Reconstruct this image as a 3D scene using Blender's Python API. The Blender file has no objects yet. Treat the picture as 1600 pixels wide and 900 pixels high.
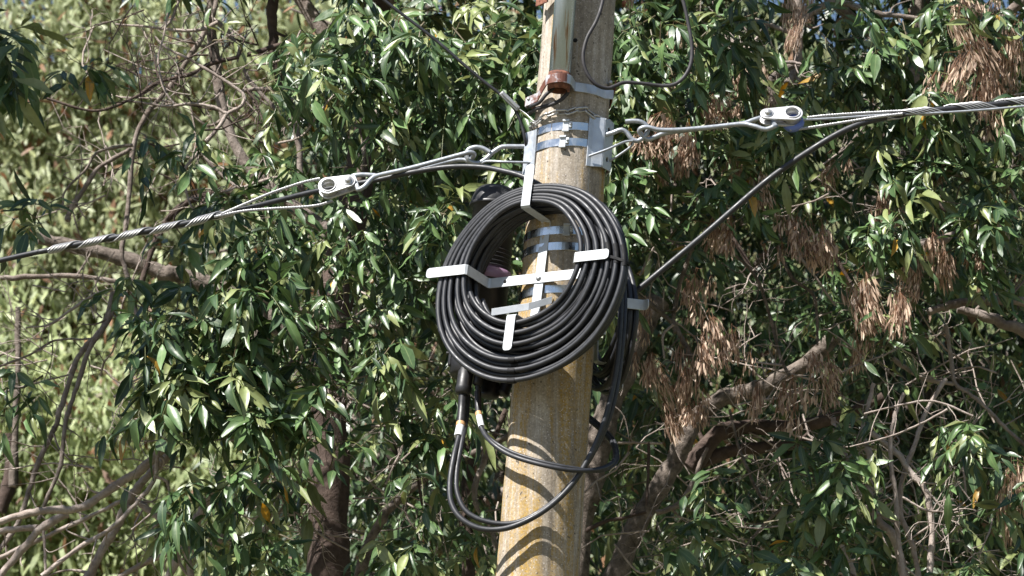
import bpy, math, random
import numpy as np
from mathutils import Vector, Matrix
random.seed(7); np.random.seed(7)
rng = np.random.default_rng(11)
SC = bpy.context.scene
COL = SC.collection

# ------------------------------------------------------------------ camera
CAM = np.array([0.0, -12.0, 1.6]); PITCH = math.radians(16.0); F = 6000.0     # F: focal length in photo pixels (1600 wide)
fw = np.array([0, math.cos(PITCH), math.sin(PITCH)]); rt = np.array([1.0, 0, 0]); up = np.array([0, -math.sin(PITCH), math.cos(PITCH)])
cd = bpy.data.cameras.new('camera'); cam = bpy.data.objects.new('camera', cd); COL.objects.link(cam)
cam.location = CAM; cam.rotation_euler = (math.pi/2 + PITCH, 0, 0)
cd.sensor_width = 36; cd.lens = 36*F/1600; cd.clip_start = 0.1; cd.clip_end = 2000
cd.dof.use_dof = True; cd.dof.focus_distance = 12.6; cd.dof.aperture_fstop = 6.0
SC.camera = cam
# ------------------------------------------------------------------ sky and sun
AZ = math.radians(-50.0); EL = math.radians(52.0)        # the sun stands behind the camera, to its left
sundir = Vector((math.sin(AZ)*math.cos(EL), -math.cos(AZ)*math.cos(EL), math.sin(EL)))
W = bpy.data.worlds.new("World"); SC.world = W; W.use_nodes = True
nt = W.node_tree; nt.nodes.clear()
sky = nt.nodes.new('ShaderNodeTexSky'); sky.sky_type = 'NISHITA'; sky.sun_disc = False
sky.sun_elevation = EL; sky.sun_rotation = math.atan2(sundir.x, sundir.y); sky.air_density = 1.0; sky.dust_density = 0.6
bg = nt.nodes.new('ShaderNodeBackground'); bg.inputs['Strength'].default_value = 0.05
wo = nt.nodes.new('ShaderNodeOutputWorld'); nt.links.new(sky.outputs[0], bg.inputs[0]); nt.links.new(bg.outputs[0], wo.inputs[0])
sl = bpy.data.lights.new('sun', 'SUN'); sl.energy = 5.0; sl.angle = math.radians(0.5); sl.color = (1, 0.965, 0.915)
so = bpy.data.objects.new('sun', sl); COL.objects.link(so); so.rotation_euler = sundir.to_track_quat('Z', 'Y').to_euler(); so.location = (-6, -8, 14)
SC.view_settings.view_transform = 'Standard'; SC.view_settings.look = 'None'
SC.view_settings.exposure = 1.25; SC.view_settings.gamma = 1.0; SC.view_settings.use_curve_mapping = False

# ------------------------------------------------------------------ small helpers
def A(*v): return np.array(v, float)
def nz(v): v = np.asarray(v, float); return v/(np.linalg.norm(v)+1e-12)
def at(px, py, Y):
    "world point seen at photo pixel px,py on the vertical plane y = Y"
    d = fw + rt*((px-800)/F) + up*((450-py)/F)
    return CAM + d*((Y-CAM[1])/d[1])
def PX(pts, Y=0.0):
    "list of (px,py[,Y]) -> world points"
    return np.array([at(p[0], p[1], p[2] if len(p) > 2 else Y) for p in pts])
def smooth(P, n=8):
    "Catmull-Rom through the columns of P"
    P = np.asarray(P, float)
    if len(P) < 3: 
        t = np.linspace(0, 1, n+1)[:, None]; return P[0]*(1-t)+P[-1]*t
    Q = np.vstack([2*P[0]-P[1], P, 2*P[-1]-P[-2]]); out = []
    for i in range(1, len(Q)-2):
        a, b, c, d = Q[i-1], Q[i], Q[i+1], Q[i+2]
        for k in range(n):
            t = k/n; out.append(0.5*((2*b)+(-a+c)*t+(2*a-5*b+4*c-d)*t*t+(-a+3*b-3*c+d)*t**3))
    out.append(P[-1]); return np.array(out)
class MB:
    def __init__(s): s.V = []; s.F = []; s.n = 0; s.sm = []
    def add(s, V, Fc, smooth=True):
        V = np.asarray(V, float); s.V.append(V)
        s.F += [tuple(int(i)+s.n for i in f) for f in Fc]; s.sm += [smooth]*len(Fc); s.n += len(V); return s
    def tube(s, P, r, sides=8, cap=True, closed=False):
        P = np.asarray(P, float); m = len(P); r = np.broadcast_to(np.asarray(r, float), (m,))
        if closed: T = np.roll(P, -1, 0)-np.roll(P, 1, 0)
        else: T = np.gradient(P, axis=0)
        T /= np.linalg.norm(T, axis=1)[:, None]+1e-12
        ref = A(0, 0, 1) if abs(T[0][2]) < .9 else A(1, 0, 0)
        N = nz(np.cross(T[0], ref)); fr = [N]
        for i in range(1, m):
            N = N - T[i]*np.dot(N, T[i]); N = nz(N); fr.append(N)
        fr = np.array(fr); B = np.cross(T, fr); a = np.arange(sides)*2*math.pi/sides
        V = P[:, None]+r[:, None, None]*(np.cos(a)[None, :, None]*fr[:, None]+np.sin(a)[None, :, None]*B[:, None])
        off = 0
        if closed:   # match the last ring to the first
            d = np.dot(V[0][0]-P[0], fr[-1]), np.dot(V[0][0]-P[0], B[-1]); off = int(round(math.atan2(d[1], d[0])/(2*math.pi/sides))) % sides
        Fc = []
        for i in range(m if closed else m-1):
            i2 = (i+1) % m; o2 = -off if (closed and i == m-1) else 0
            for k in range(sides):
                k2 = (k+1) % sides
                if closed and i == m-1: Fc.append((i*sides+(k+off) % sides, i*sides+(k2+off) % sides, k2, k))
                else: Fc.append((i*sides+k, i*sides+k2, i2*sides+k2, i2*sides+k))
        s.add(V.reshape(-1, 3), Fc)
        if cap and not closed:
            s.add(V[0], [tuple(range(sides))[::-1]], False); s.add(V[-1], [tuple(range(sides))], False)
        return s
    def lathe(s, prof, o, ax, seg=40, ref=None):
        "prof: (distance along axis, radius)"
        ax = nz(ax); e1 = nz(np.cross(ax, A(0, 1, 0) if abs(ax[1]) < .9 else A(1, 0, 0))); e2 = np.cross(ax, e1)
        a = np.arange(seg)*2*math.pi/seg; V = []
        for h, r in prof: V.append(o+ax*h+max(r, 1e-5)*(np.cos(a)[:, None]*e1+np.sin(a)[:, None]*e2))
        Fc = []
        for i in range(len(prof)-1):
            for k in range(seg): k2 = (k+1) % seg; Fc.append((i*seg+k, i*seg+k2, (i+1)*seg+k2, (i+1)*seg+k))
        s.add(np.vstack(V), Fc); return s
    def ribbon(s, P, wdir, w, th):
        P = np.asarray(P, float); m = len(P); w = np.broadcast_to(np.asarray(w, float), (m,))
        W_ = np.asarray(wdir, float); W_ = np.array([nz(W_)]*m) if W_.ndim == 1 else np.array([nz(x) for x in W_])
        seg = [nz(P[i+1]-P[i]) for i in range(m-1)]; N = []
        for i in range(m):
            if i == 0: n_ = nz(np.cross(seg[0], W_[0]))
            elif i == m-1: n_ = nz(np.cross(seg[-1], W_[-1]))
            else:
                a = nz(np.cross(seg[i-1], W_[i])); b = nz(np.cross(seg[i], W_[i])); n_ = nz(a+b); n_ = n_/max(.5, np.dot(n_, a))
            N.append(n_)
        N = np.array(N); V = []
        for sw, sn in ((-.5, -.5), (.5, -.5), (.5, .5), (-.5, .5)): V.append(P+W_*w[:, None]*sw+N*th*sn)
        V = np.stack(V, 1).reshape(-1, 3); Fc = []
        for i in range(m-1):
            for k in range(4): k2 = (k+1) % 4; Fc.append((i*4+k, i*4+k2, i*4+4+k2, i*4+4+k))
        Fc += [(3, 2, 1, 0), (m*4-4, m*4-3, m*4-2, m*4-1)]
        s.add(V, Fc, False); return s
    def cyl(s, a, b, r, seg=16):
        a = np.asarray(a, float); b = np.asarray(b, float); L = np.linalg.norm(b-a)
        s.lathe([(0, 0), (0, r*.9), (L*.08, r), (L*.92, r), (L, r*.9), (L, 0)], a, b-a, seg); return s
    def box(s, c, ex, ey, ez):
        "c centre, e* half vectors"
        V = [c+sx*np.asarray(ex)+sy*np.asarray(ey)+sz*np.asarray(ez) for sx in (-1, 1) for sy in (-1, 1) for sz in (-1, 1)]
        s.add(V, [(0, 1, 3, 2), (4, 6, 7, 5), (0, 4, 5, 1), (2, 3, 7, 6), (0, 2, 6, 4), (1, 5, 7, 3)], False); return s
    def build(s, name, mat, parent=None, bevel=0):
        V = np.vstack(s.V)
        root = parent
        while root is not None and root.parent is not None: root = root.parent
        if parent is None: loc = A(*((V.min(0)+V.max(0))/2)); loc[2] = V[:, 2].min()
        else: loc = np.array(root.location)
        me = bpy.data.meshes.new(name); me.from_pydata((V-loc).tolist(), [], s.F); me.update()
        me.polygons.foreach_set('use_smooth', s.sm)
        o = bpy.data.objects.new(name, me); COL.objects.link(o); me.materials.append(mat)
        if parent is None: o.location = loc
        else: o.parent = parent
        if bevel:
            b = o.modifiers.new('bevel', 'BEVEL'); b.width = bevel; b.segments = 2; b.limit_method = 'ANGLE'; b.angle_limit = math.radians(40)
        return o
def tag(o, label=None, cat=None, group=None, kind=None):
    if label: o['label'] = label
    if cat: o['category'] = cat
    if group: o['group'] = group
    if kind: o['kind'] = kind
    return o
def thing(name, loc, label, cat, group=None):
    o = bpy.data.objects.new(name, None); COL.objects.link(o); o.location = Vector(loc); o.empty_display_size = .1
    return tag(o, label, cat, group)
def plate(outer, holes, th, origin, ex, ey, bevel=.001):
    "flat plate with real holes: 2D outline and hole outlines in the frame ex, ey; returns (V, F)"
    cu = bpy.data.curves.new('t', 'CURVE'); cu.dimensions = '2D'; cu.fill_mode = 'BOTH'; cu.extrude = th/2-bevel; cu.bevel_depth = bevel; cu.bevel_resolution = 1; cu.offset = -bevel
    for loop in [outer]+holes:
        sp = cu.splines.new('POLY'); sp.points.add(len(loop)-1)
        for p, q in zip(sp.points, loop): p.co = (q[0], q[1], 0, 1)
        sp.use_cyclic_u = True
    ob = bpy.data.objects.new('t', cu); COL.objects.link(ob)
    dg = bpy.context.evaluated_depsgraph_get(); me = bpy.data.meshes.new_from_object(ob.evaluated_get(dg))
    V = np.array([v.co[:] for v in me.vertices]); Fc = [tuple(p.vertices) for p in me.polygons]
    bpy.data.objects.remove(ob); bpy.data.curves.remove(cu); bpy.data.meshes.remove(me)
    ex = nz(ex); ey = nz(ey); ez = np.cross(ex, ey)
    return origin+V[:, :1]*ex+V[:, 1:2]*ey+V[:, 2:]*ez, Fc
def circ(x, y, r, n=28, ry=None): return [(x+r*math.cos(i*2*math.pi/n), y+(ry or r)*math.sin(i*2*math.pi/n)) for i in range(n)]

# ------------------------------------------------------------------ materials
def mat(name, base, rough=.5, metal=0.0, spec=.5):
    m = bpy.data.materials.new(name); m.use_nodes = True; b = m.node_tree.nodes['Principled BSDF']
    b.inputs['Base Color'].default_value = (*base, 1); b.inputs['Roughness'].default_value = rough; b.inputs['Metallic'].default_value = metal
    b.inputs['Specular IOR Level'].default_value = spec
    return m, m.node_tree, b
def node(nt, t, **k):
    n = nt.nodes.new(t)
    for a, v in k.items():
        if a in n.inputs: n.inputs[a].default_value = v
        else: setattr(n, a, v)
    return n
def noise(nt, scale, detail=4, rough=.55, vec=None, stretch=None):
    n = node(nt, 'ShaderNodeTexNoise'); n.inputs['Scale'].default_value = scale; n.inputs['Detail'].default_value = detail; n.inputs['Roughness'].default_value = rough
    tc = nt.nodes.new('ShaderNodeTexCoord'); src = tc.outputs['Object']
    if stretch:
        mp = nt.nodes.new('ShaderNodeMapping'); mp.inputs['Scale'].default_value = stretch; nt.links.new(src, mp.inputs[0]); src = mp.outputs[0]
    nt.links.new(src, n.inputs['Vector']); return n.outputs['Fac']
def ramp(nt, fac, stops):
    r = nt.nodes.new('ShaderNodeValToRGB'); e = r.color_ramp.elements
    while len(e) < len(stops): e.new(.5)
    for i, (p, c) in enumerate(stops): e[i].position = p; e[i].color = (*c, 1) if len(c) == 3 else c
    nt.links.new(fac, r.inputs[0]); return r.outputs[0]
def mix(nt, fac, a, b, mode='MIX'):
    m = nt.nodes.new('ShaderNodeMix'); m.data_type = 'RGBA'; m.blend_type = mode
    for s, v in ((m.inputs[0], fac), (m.inputs[6], a), (m.inputs[7], b)):
        if isinstance(v, (int, float)): s.default_value = v
        elif isinstance(v, tuple): s.default_value = (*v, 1)
        else: nt.links.new(v, s)
    return m.outputs[2]
def bump(nt, b, h, strength=.3, dist=.002):
    n = nt.nodes.new('ShaderNodeBump'); n.inputs['Strength'].default_value = strength; n.inputs['Distance'].default_value = dist
    nt.links.new(h, n.inputs['Height']); nt.links.new(n.outputs[0], b.inputs['Normal'])
g3 = lambda v: (v, v, v)
def noisy_metal(name, c1, c2, rough, metal, scale=40, bs=.15):
    m, nt, b = mat(name, c1, rough, metal)
    f = noise(nt, scale, 5); nt.links.new(ramp(nt, f, [(.3, c1), (.7, c2)]), b.inputs['Base Color'])
    f2 = noise(nt, scale*2.5, 4); rr = ramp(nt, f2, [(.3, g3(max(rough-.1, .05))), (.7, g3(rough+.12))]); nt.links.new(rr, b.inputs['Roughness'])
    bump(nt, b, f2, bs, .001); return m
M = {}
M['zinc'] = noisy_metal('galvanised_steel', (.40, .43, .48), (.54, .57, .61), .42, .55, 30)
M['rodzinc'] = noisy_metal('galvanised_rod', (.26, .28, .31), (.38, .40, .43), .42, .55, 60)
M['white'] = noisy_metal('dull_zinc_strap', (.38, .40, .42), (.56, .58, .60), .5, .3, 18)
M['stainless'] = noisy_metal('stainless_band', (.6, .61, .63), (.68, .69, .70), .24, 1.0, 12, .05)
M['alu'] = noisy_metal('cast_aluminium', (.42, .42, .43), (.54, .54, .55), .46, .5, 160, .4)
M['wire'] = noisy_metal('zinc_wire', (.34, .34, .35), (.5, .5, .5), .40, .7, 200, .05)
M['chain'] = noisy_metal('dull_chain', (.34, .33, .32), (.55, .54, .52), .40, .7, 90)
# rusting parts
m, nt, b = mat('rust', (.2, .07, .035), .85); f = noise(nt, 60, 6); nt.links.new(ramp(nt, f, [(.3, (.06, .025, .018)), (.5, (.15, .055, .032)), (.7, (.28, .12, .07))]), b.inputs['Base Color']); bump(nt, b, f, .5, .002); M['rust'] = m
m, nt, b = mat('part_rusted_strap', (.6, .6, .6), .5); f = noise(nt, 17, 6, .65)
f_ = ramp(nt, f, [(.40, (0, 0, 0)), (.50, (1, 1, 1))]); nt.links.new(mix(nt, f_, (.45, .46, .5), (.13, .05, .033)), b.inputs['Base Color']); M['strap_rust'] = m
m, nt, b = mat('weathered_conduit', (.5, .5, .5), .27, .8)
f = noise(nt, 1, 6, .6, stretch=(55, 55, 3.2)); c = ramp(nt, f, [(.30, (.20, .10, .055)), (.37, (.33, .27, .24)), (.42, (.44, .52, .62)), (.7, (.52, .61, .72))])
nt.links.new(c, b.inputs['Base Color']); bump(nt, b, noise(nt, 80, 3), .15, .001); M['conduit'] = m
# black polyethylene cable
def cablemat(name, base, rough=.36, spec=.5):
    m, nt, b = mat(name, base, rough, 0, spec)
    f = noise(nt, 22, 6, .6); nt.links.new(ramp(nt, f, [(.35, tuple(x*.8 for x in base)), (.62, tuple(x*1.3 for x in base)), (.8, tuple(min(1, x*3.2) for x in base))]), b.inputs['Base Color'])
    f2 = noise(nt, 55, 5); nt.links.new(ramp(nt, f2, [(.3, g3(rough-.09)), (.75, g3(rough+.16))]), b.inputs['Roughness']); bump(nt, b, f2, .12, .001); return m
M['cable'] = cablemat('black_cable', (.016, .017, .021), .47)
M['oldcable'] = cablemat('faded_cable', (.035, .033, .036), .55, .3)
M['plastic'] = cablemat('black_plastic', (.014, .014, .016), .42, .45)
M['tape'] = cablemat('black_tape', (.008, .008, .009), .65, .25)
M['label'] = mat('white_label', (.62, .64, .68), .45)[0]
M['blue'] = mat('blue_tape', (.12, .17, .42), .5)[0]
M['purple'] = mat('purple_ring', (.30, .19, .29), .4)[0]
M['amber'] = mat('amber_tape', (.45, .26, .12), .5)[0]
M['dark'] = mat('dark_hole', (.01, .01, .01), .9)[0]
M['bolt'] = noisy_metal('bolt_head', (.38, .38, .39), (.52, .52, .52), .42, .6, 80)
# concrete pole
m, nt, b = mat('aged_concrete', (.36, .33, .29), .92, 0, .2)
fine = noise(nt, 150, 4, .75); mid = noise(nt, 34, 6, .65); streak = noise(nt, 1, 5, .6, stretch=(42, 42, 1.1)); lich = noise(nt, 1, 7, .68, stretch=(19, 19, 1.1)); 
c = ramp(nt, mid, [(.3, (.15, .122, .092)), (.5, (.29, .245, .19)), (.72, (.43, .375, .31))])
c = mix(nt, .55, c, ramp(nt, streak, [(.3, (.17, .14, .11)), (.5, (.33, .29, .24)), (.68, (.56, .52, .48))]))
# ochre lichen: stronger on the lower half
tc = nt.nodes.new('ShaderNodeTexCoord'); sp = nt.nodes.new('ShaderNodeSeparateXYZ'); nt.links.new(tc.outputs['Object'], sp.inputs[0])
mr = nt.nodes.new('ShaderNodeMapRange'); mr.inputs['From Min'].default_value = 5.6; mr.inputs['From Max'].default_value = 4.9; mr.inputs['To Min'].default_value = -.03; mr.inputs['To Max'].default_value = .095
nt.links.new(sp.outputs[2], mr.inputs[0])
ad = nt.nodes.new('ShaderNodeMath'); ad.operation = 'ADD'; nt.links.new(lich, ad.inputs[0]); nt.links.new(mr.outputs[0], ad.inputs[1])
lf = ramp(nt, ad.outputs[0], [(.5, (0, 0, 0)), (.62, (.9, .9, .9))])
br = noise(nt, 120, 4, .7); lb = ramp(nt, br, [(.38, (.25, .25, .25)), (.6, (1, 1, 1))])
lfm = mix(nt, 1.0, lf, lb, 'MULTIPLY')
c = mix(nt, lfm, c, (.33, .205, .038))
c = mix(nt, .85, c, ramp(nt, fine, [(.3, g3(.35)), (.5, g3(.5)), (.7, g3(.72))]), 'OVERLAY')
vo = nt.nodes.new('ShaderNodeTexVoronoi'); vo.inputs['Scale'].default_value = 95; nt.links.new(tc.outputs['Object'], vo.inputs['Vector'])
sf = ramp(nt, vo.outputs['Distance'], [(.13, (1, 1, 1)), (.2, (0, 0, 0))]); c = mix(nt, sf, c, (.52, .47, .43))
pit = noise(nt, 70, 2, .5); pf = ramp(nt, pit, [(.27, (1, 1, 1)), (.33, (0, 0, 0))]); c = mix(nt, pf, c, (.10, .085, .07))
nt.links.new(c, b.inputs['Base Color'])
hh = mix(nt, .5, fine, mid); bump(nt, b, hh, .55, .004); M['concrete'] = m
# bark
def bark(name, c1, c2, sc=1.0):
    m, nt, b = mat(name, c1, .9, 0, .2); f = noise(nt, 14*sc, 6, .7); f2 = noise(nt, 60*sc, 5, .7)
    c = ramp(nt, f, [(.32, c1), (.5, tuple((x+y)/2 for x, y in zip(c1, c2))), (.68, c2)])
    c = mix(nt, .5, c, ramp(nt, f2, [(.3, g3(.3)), (.7, g3(.7))]), 'OVERLAY'); nt.links.new(c, b.inputs['Base Color'])
    bump(nt, b, mix(nt, .5, f, f2), .9, .014); return m
M['bark'] = bark('grey_bark', (.11, .085, .07), (.30, .255, .225))
M['barkpale'] = bark('pale_twig_bark', (.22, .175, .15), (.42, .36, .32))
M['barkdark'] = bark('dark_red_bark', (.045, .032, .027), (.11, .08, .066))
M['barktan'] = bark('tan_bark', (.05, .04, .033), (.24, .20, .17), 1.8)
# leaves: colour attribute per leaf, thin and partly translucent
def leafmat(name, rough, trans, spec=.5, coat=0):
    m = bpy.data.materials.new(name); m.use_nodes = True; nt = m.node_tree; b = nt.nodes['Principled BSDF']; out = nt.nodes['Material Output']
    at_ = nt.nodes.new('ShaderNodeAttribute'); at_.attribute_name = 'leafcol'
    f = noise(nt, 45, 3); c = mix(nt, .35, at_.outputs['Color'], ramp(nt, f, [(.3, g3(.3)), (.7, g3(.7))]), 'OVERLAY')
    uv = nt.nodes.new('ShaderNodeAttribute'); uv.attribute_name = 'rib'
    rr = ramp(nt, uv.outputs['Fac'], [(.0, (0, 0, 0)), (.86, (0, 0, 0)), (1, (.5, .5, .5))])
    c = mix(nt, rr, c, (.22, .27, .12))
    nt.links.new(c, b.inputs['Base Color']); b.inputs['Roughness'].default_value = rough; b.inputs['Specular IOR Level'].default_value = spec
    bump(nt, b, f, .25, .003)
    tr = nt.nodes.new('ShaderNodeBsdfTranslucent'); hs = nt.nodes.new('ShaderNodeHueSaturation'); hs.inputs['Hue'].default_value = .48; hs.inputs['Value'].default_value = 1.7; hs.inputs['Saturation'].default_value = 1.1
    nt.links.new(c, hs.inputs['Color']); nt.links.new(hs.outputs[0], tr.inputs[0])
    mx = nt.nodes.new('ShaderNodeMixShader'); mx.inputs[0].default_value = trans
    nt.links.new(b.outputs[0], mx.inputs[1]); nt.links.new(tr.outputs[0], mx.inputs[2]); nt.links.new(mx.outputs[0], out.inputs[0]); return m
M['leaf'] = leafmat('glossy_ash_leaf', .40, .13, .55)
M['farleaf'] = leafmat('pale_far_leaf', .5, .35, .4)
M['key'] = leafmat('dry_seed_key', .6, .3, .3)
m, nt, b = mat('leaf_litter', (.1, .08, .05), .95); f = noise(nt, 3, 8, .7); nt.links.new(ramp(nt, f, [(.35, (.05, .07, .025)), (.6, (.13, .10, .06))]), b.inputs['Base Color']); M['ground'] = m

# ------------------------------------------------------------------ ground
g = MB(); n = 40; xs = np.linspace(-400, 400, n+1)
V = [(x, y+300, .25*math.sin(x*.05)*math.cos(y*.04) if abs(x) > 15 else 0) for x in xs for y in xs]
g.add(V, [(i*(n+1)+j, (i+1)*(n+1)+j, (i+1)*(n+1)+j+1, i*(n+1)+j+1) for i in range(n) for j in range(n)])
tag(g.build('ground', M['ground']), kind='structure')

g = MB(); nx, ny = 60, 30; V = []
for i in range(nx+1):
    for j in range(ny+1):
        x = -60+120*i/nx; q = j/ny; V.append((x, 22+q*34+1.2*math.sin(x*.21), -.6+26*q**.8+1.0*math.sin(x*.3+q*7)*q+.5*rng.normal()*q))
g.add(V, [(i*(ny+1)+j, (i+1)*(ny+1)+j, (i+1)*(ny+1)+j+1, i*(ny+1)+j+1) for i in range(nx) for j in range(ny)])
m, nt, b = mat('scrub_hillside', (.1, .1, .05), .95); f = noise(nt, 2.2, 9, .75); nt.links.new(ramp(nt, f, [(.35, (.05, .075, .025)), (.5, (.13, .15, .06)), (.65, (.24, .20, .11))]), b.inputs['Base Color']); bump(nt, b, f, .8, .3)
tag(g.build('hillside', m), kind='structure')
# ------------------------------------------------------------------ the concrete pole
p0 = at(907, 0, 0); p9 = at(839.5, 900, 0)
slope = (p0[0]-p9[0])/(p0[2]-p9[2])
PAX = nz(A(slope, 0, 1))
def axis(z): return A(p9[0]+slope*(z-p9[2]), 0, z)
R9 = 65.0/F*np.dot(p9-CAM, fw); R0 = 55.5/F*np.dot(p0-CAM, fw)
def prad(z): return R9+(R0-R9)*(z-p9[2])/(p0[2]-p9[2])
def pole_pt(phi, z, off=0.0):
    "point on the pole skin; phi in degrees, 0 = towards the camera, positive = right"
    a = math.radians(phi); return axis(z)+(prad(z)+off)*A(math.sin(a), -math.cos(a), 0)
def zpole(py, px=880): return at(px, py, -.12)[2]
mb = MB(); seg = 96; rows = 240; V = []
for i in range(rows+1):
    z = 8.6*i/rows - .0; c = axis(z); r = prad(z)
    for k in range(seg):
        a = 2*math.pi*k/seg
        seam = -.0016*math.exp(-((a-5.98)/.03)**2) + .0018*math.exp(-((a-5.75)/.05)**2) - .002*math.exp(-((a-.32)/.035)**2)
        rr = r+seam+.0012*math.sin(7*a+z*2)+.0008*math.sin(z*23+a*3)
        V.append(c+rr*A(math.sin(a), -math.cos(a), 0))
Fc = [(i*seg+k, i*seg+(k+1) % seg, (i+1)*seg+(k+1) % seg, (i+1)*seg+k) for i in range(rows) for k in range(seg)]
Fc.append(tuple(rows*seg+k for k in range(seg)))
mb.add(V, Fc)
pole = mb.build('utility_pole', M['concrete'])
# object coordinates: put the origin at the ground so that the lichen range reads in metres
tag(pole, 'grey concrete utility pole with yellow lichen streaks, leaning slightly right, in front of the trees', 'utility pole')
zz = zpole(63); mb = MB(); c = pole_pt(-3, zz, .0008); nn = nz(c-axis(zz)); mb.lathe([(0, .0075), (.0012, .0072), (.0012, 0)], c, nn, 20)
mb.build('bolt_hole', M['dark'], pole)

def band(name, py, h, off, label, phi_b=-3, group='steel bands around the pole', buckle=True, phis=(0, 360), px=880):
    z = zpole(py, px); c = axis(z); r = prad(z)+off
    t = thing(name, c-PAX*h/2, label, 'steel band', group)
    mb = MB(); S = 72; V = []
    for k in range(S):
        a = 2*math.pi*k/S; d = A(math.sin(a), -math.cos(a), 0)
        for rr, hh in ((r, -.5), (r+.0014, -.46), (r+.0014, .46), (r, .5)):
            V.append(c+d*rr+PAX*h*hh)
    Fc = [(k*4+j, ((k+1) % S)*4+j, ((k+1) % S)*4+(j+1) % 4, k*4+(j+1) % 4) for k in range(S) for j in range(4)]
    mb.add(V, Fc, False); mb.build('strap', M['stainless'], t)
    if buckle:
        a = math.radians(phi_b); d = A(math.sin(a), -math.cos(a), 0); tn = A(math.cos(a), math.sin(a), 0); o = c+d*(r+.004)
        mb = MB(); mb.box(o, tn*.010, d*.0028, PAX*(h*.5+.004)); mb.box(o+d*.004+PAX*(h*.5+.002), tn*.011, d*.004, PAX*.0035); mb.box(o+d*.004-PAX*(h*.5+.004), tn*.011, d*.004, PAX*.004)
        mb.box(o+tn*.016+d*.002+PAX*.002, tn*.005, d*.004, PAX*(h*.35)); mb.build('buckle', M['white'], t, .001)
        mb = MB(); mb.cyl(o+tn*.016+d*.004+PAX*h*.1, o+tn*.016+d*.011+PAX*h*.1, .0035); mb.build('screw', M['bolt'], t)
    return t
band('steel_band', 197, .028, .0016, 'bluish steel band round the pole just under the chain, topmost band', -7)
band('steel_band', 222, .028, .0016, 'bluish steel band round the pole, second from top, through both tension brackets', -10)
band('steel_band', 360, .028, .0016, 'shaded steel band inside top of cable coil with small buckle', 5, px=868)
band('steel_band', 385, .028, .0016, 'plain steel band crossing the vertical strap above the flat crossbar', 0, buckle=False, px=865)
band('steel_band', 452, .028, .0016, 'steel band round the pole just below the flat crossbar inside the coil', -32, px=860, buckle=False)

# ------------------------------------------------------------------ tension brackets
def bracket(phi0, py0, py1, label, holes, hooks, braces, tn_sign):
    zc = (zpole(py0)+zpole(py1))/2; H = abs(zpole(py0)-zpole(py1)); a = math.radians(phi0)
    d = A(math.sin(a), -math.cos(a), 0); tn = A(math.cos(a), math.sin(a), 0); c = axis(zc); r = prad(zc)
    t = thing('tension_bracket', c+d*r-PAX*H/2, label, 'pole bracket', 'tension brackets on the pole')
    so_ = .022; hw = .030
    # web plate with real bolt holes
    outer = [(-hw, -H/2+.006), (-hw+.006, -H/2), (hw-.006, -H/2), (hw, -H/2+.006), (hw, H/2-.006), (hw-.006, H/2), (-hw+.006, H/2), (-hw, H/2-.006)]
    hl = [circ(0, h_*H, .0085, 20) for h_ in holes]
    V, Fc = plate(outer, hl, .005, c+d*(r+so_), tn, PAX, .0008); mb = MB(); mb.add(V, Fc, False); mb.build('web_plate', M['zinc'], t)
    for s in (-1, 1):
        mb = MB(); aa = a+s*math.radians(26); dd = A(math.sin(aa), -math.cos(aa), 0); tt = A(math.cos(aa), math.sin(aa), 0)*s
        P = [c+d*(r+so_)+tn*s*hw, c+dd*(r+.006)-tt*.002, c+dd*(r+.0045)+tt*.014]
        mb.ribbon(P, PAX, H, .0045); mb.build('flange', M['zinc'], t, .0012)
    mb = MB(); mb.tube(smooth(PX(hooks), 7), .0078, 12); mb.build('hook', M['rodzinc'], t)
    for b_ in braces:
        mb = MB(); mb.tube(smooth(PX(b_), 5), .0042, 8); mb.build('brace_rod', M['rodzinc'], t)
    return t
bracket(60, 181, 258, 'galvanised plate bracket with two holes and open hook on right side of pole', (.30, -.30),
        [(938, 213, -.085), (956, 208, -.09), (970, 203, -.095), (979, 207, -.095), (987, 217, -.095), (997, 220, -.095), (1009, 211, -.095), (1012, 199, -.095), (1003, 191, -.097), (990, 189, -.097), (977, 190, -.097)],
        [[(920, 244, -.12), (950, 233, -.12), (975, 222, -.105), (989, 220, -.1)], [(946, 256, -.05), (968, 242, -.07), (987, 228, -.09), (990, 221, -.095)]], 1)
bracket(-92, 193, 262, 'galvanised plate bracket with curled hook on left edge of pole, seen edge on', (.30, -.30),
        [(832, 229, -.01), (810, 229, -.01), (790, 229, -.01), (781, 231, -.01), (769, 239, -.01), (757, 250, -.01), (746, 255, -.01), (735, 252, -.01), (729, 243, -.01), (732, 234, -.01), (743, 230, -.012), (755, 232, -.012), (766, 238, -.014)],
        [[(832, 254, -.045), (790, 253, -.045), (762, 252, -.025), (752, 256, -.01)], [(832, 272, .03), (800, 268, .03), (775, 262, .01), (756, 258, -.0)]], -1)

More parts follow.
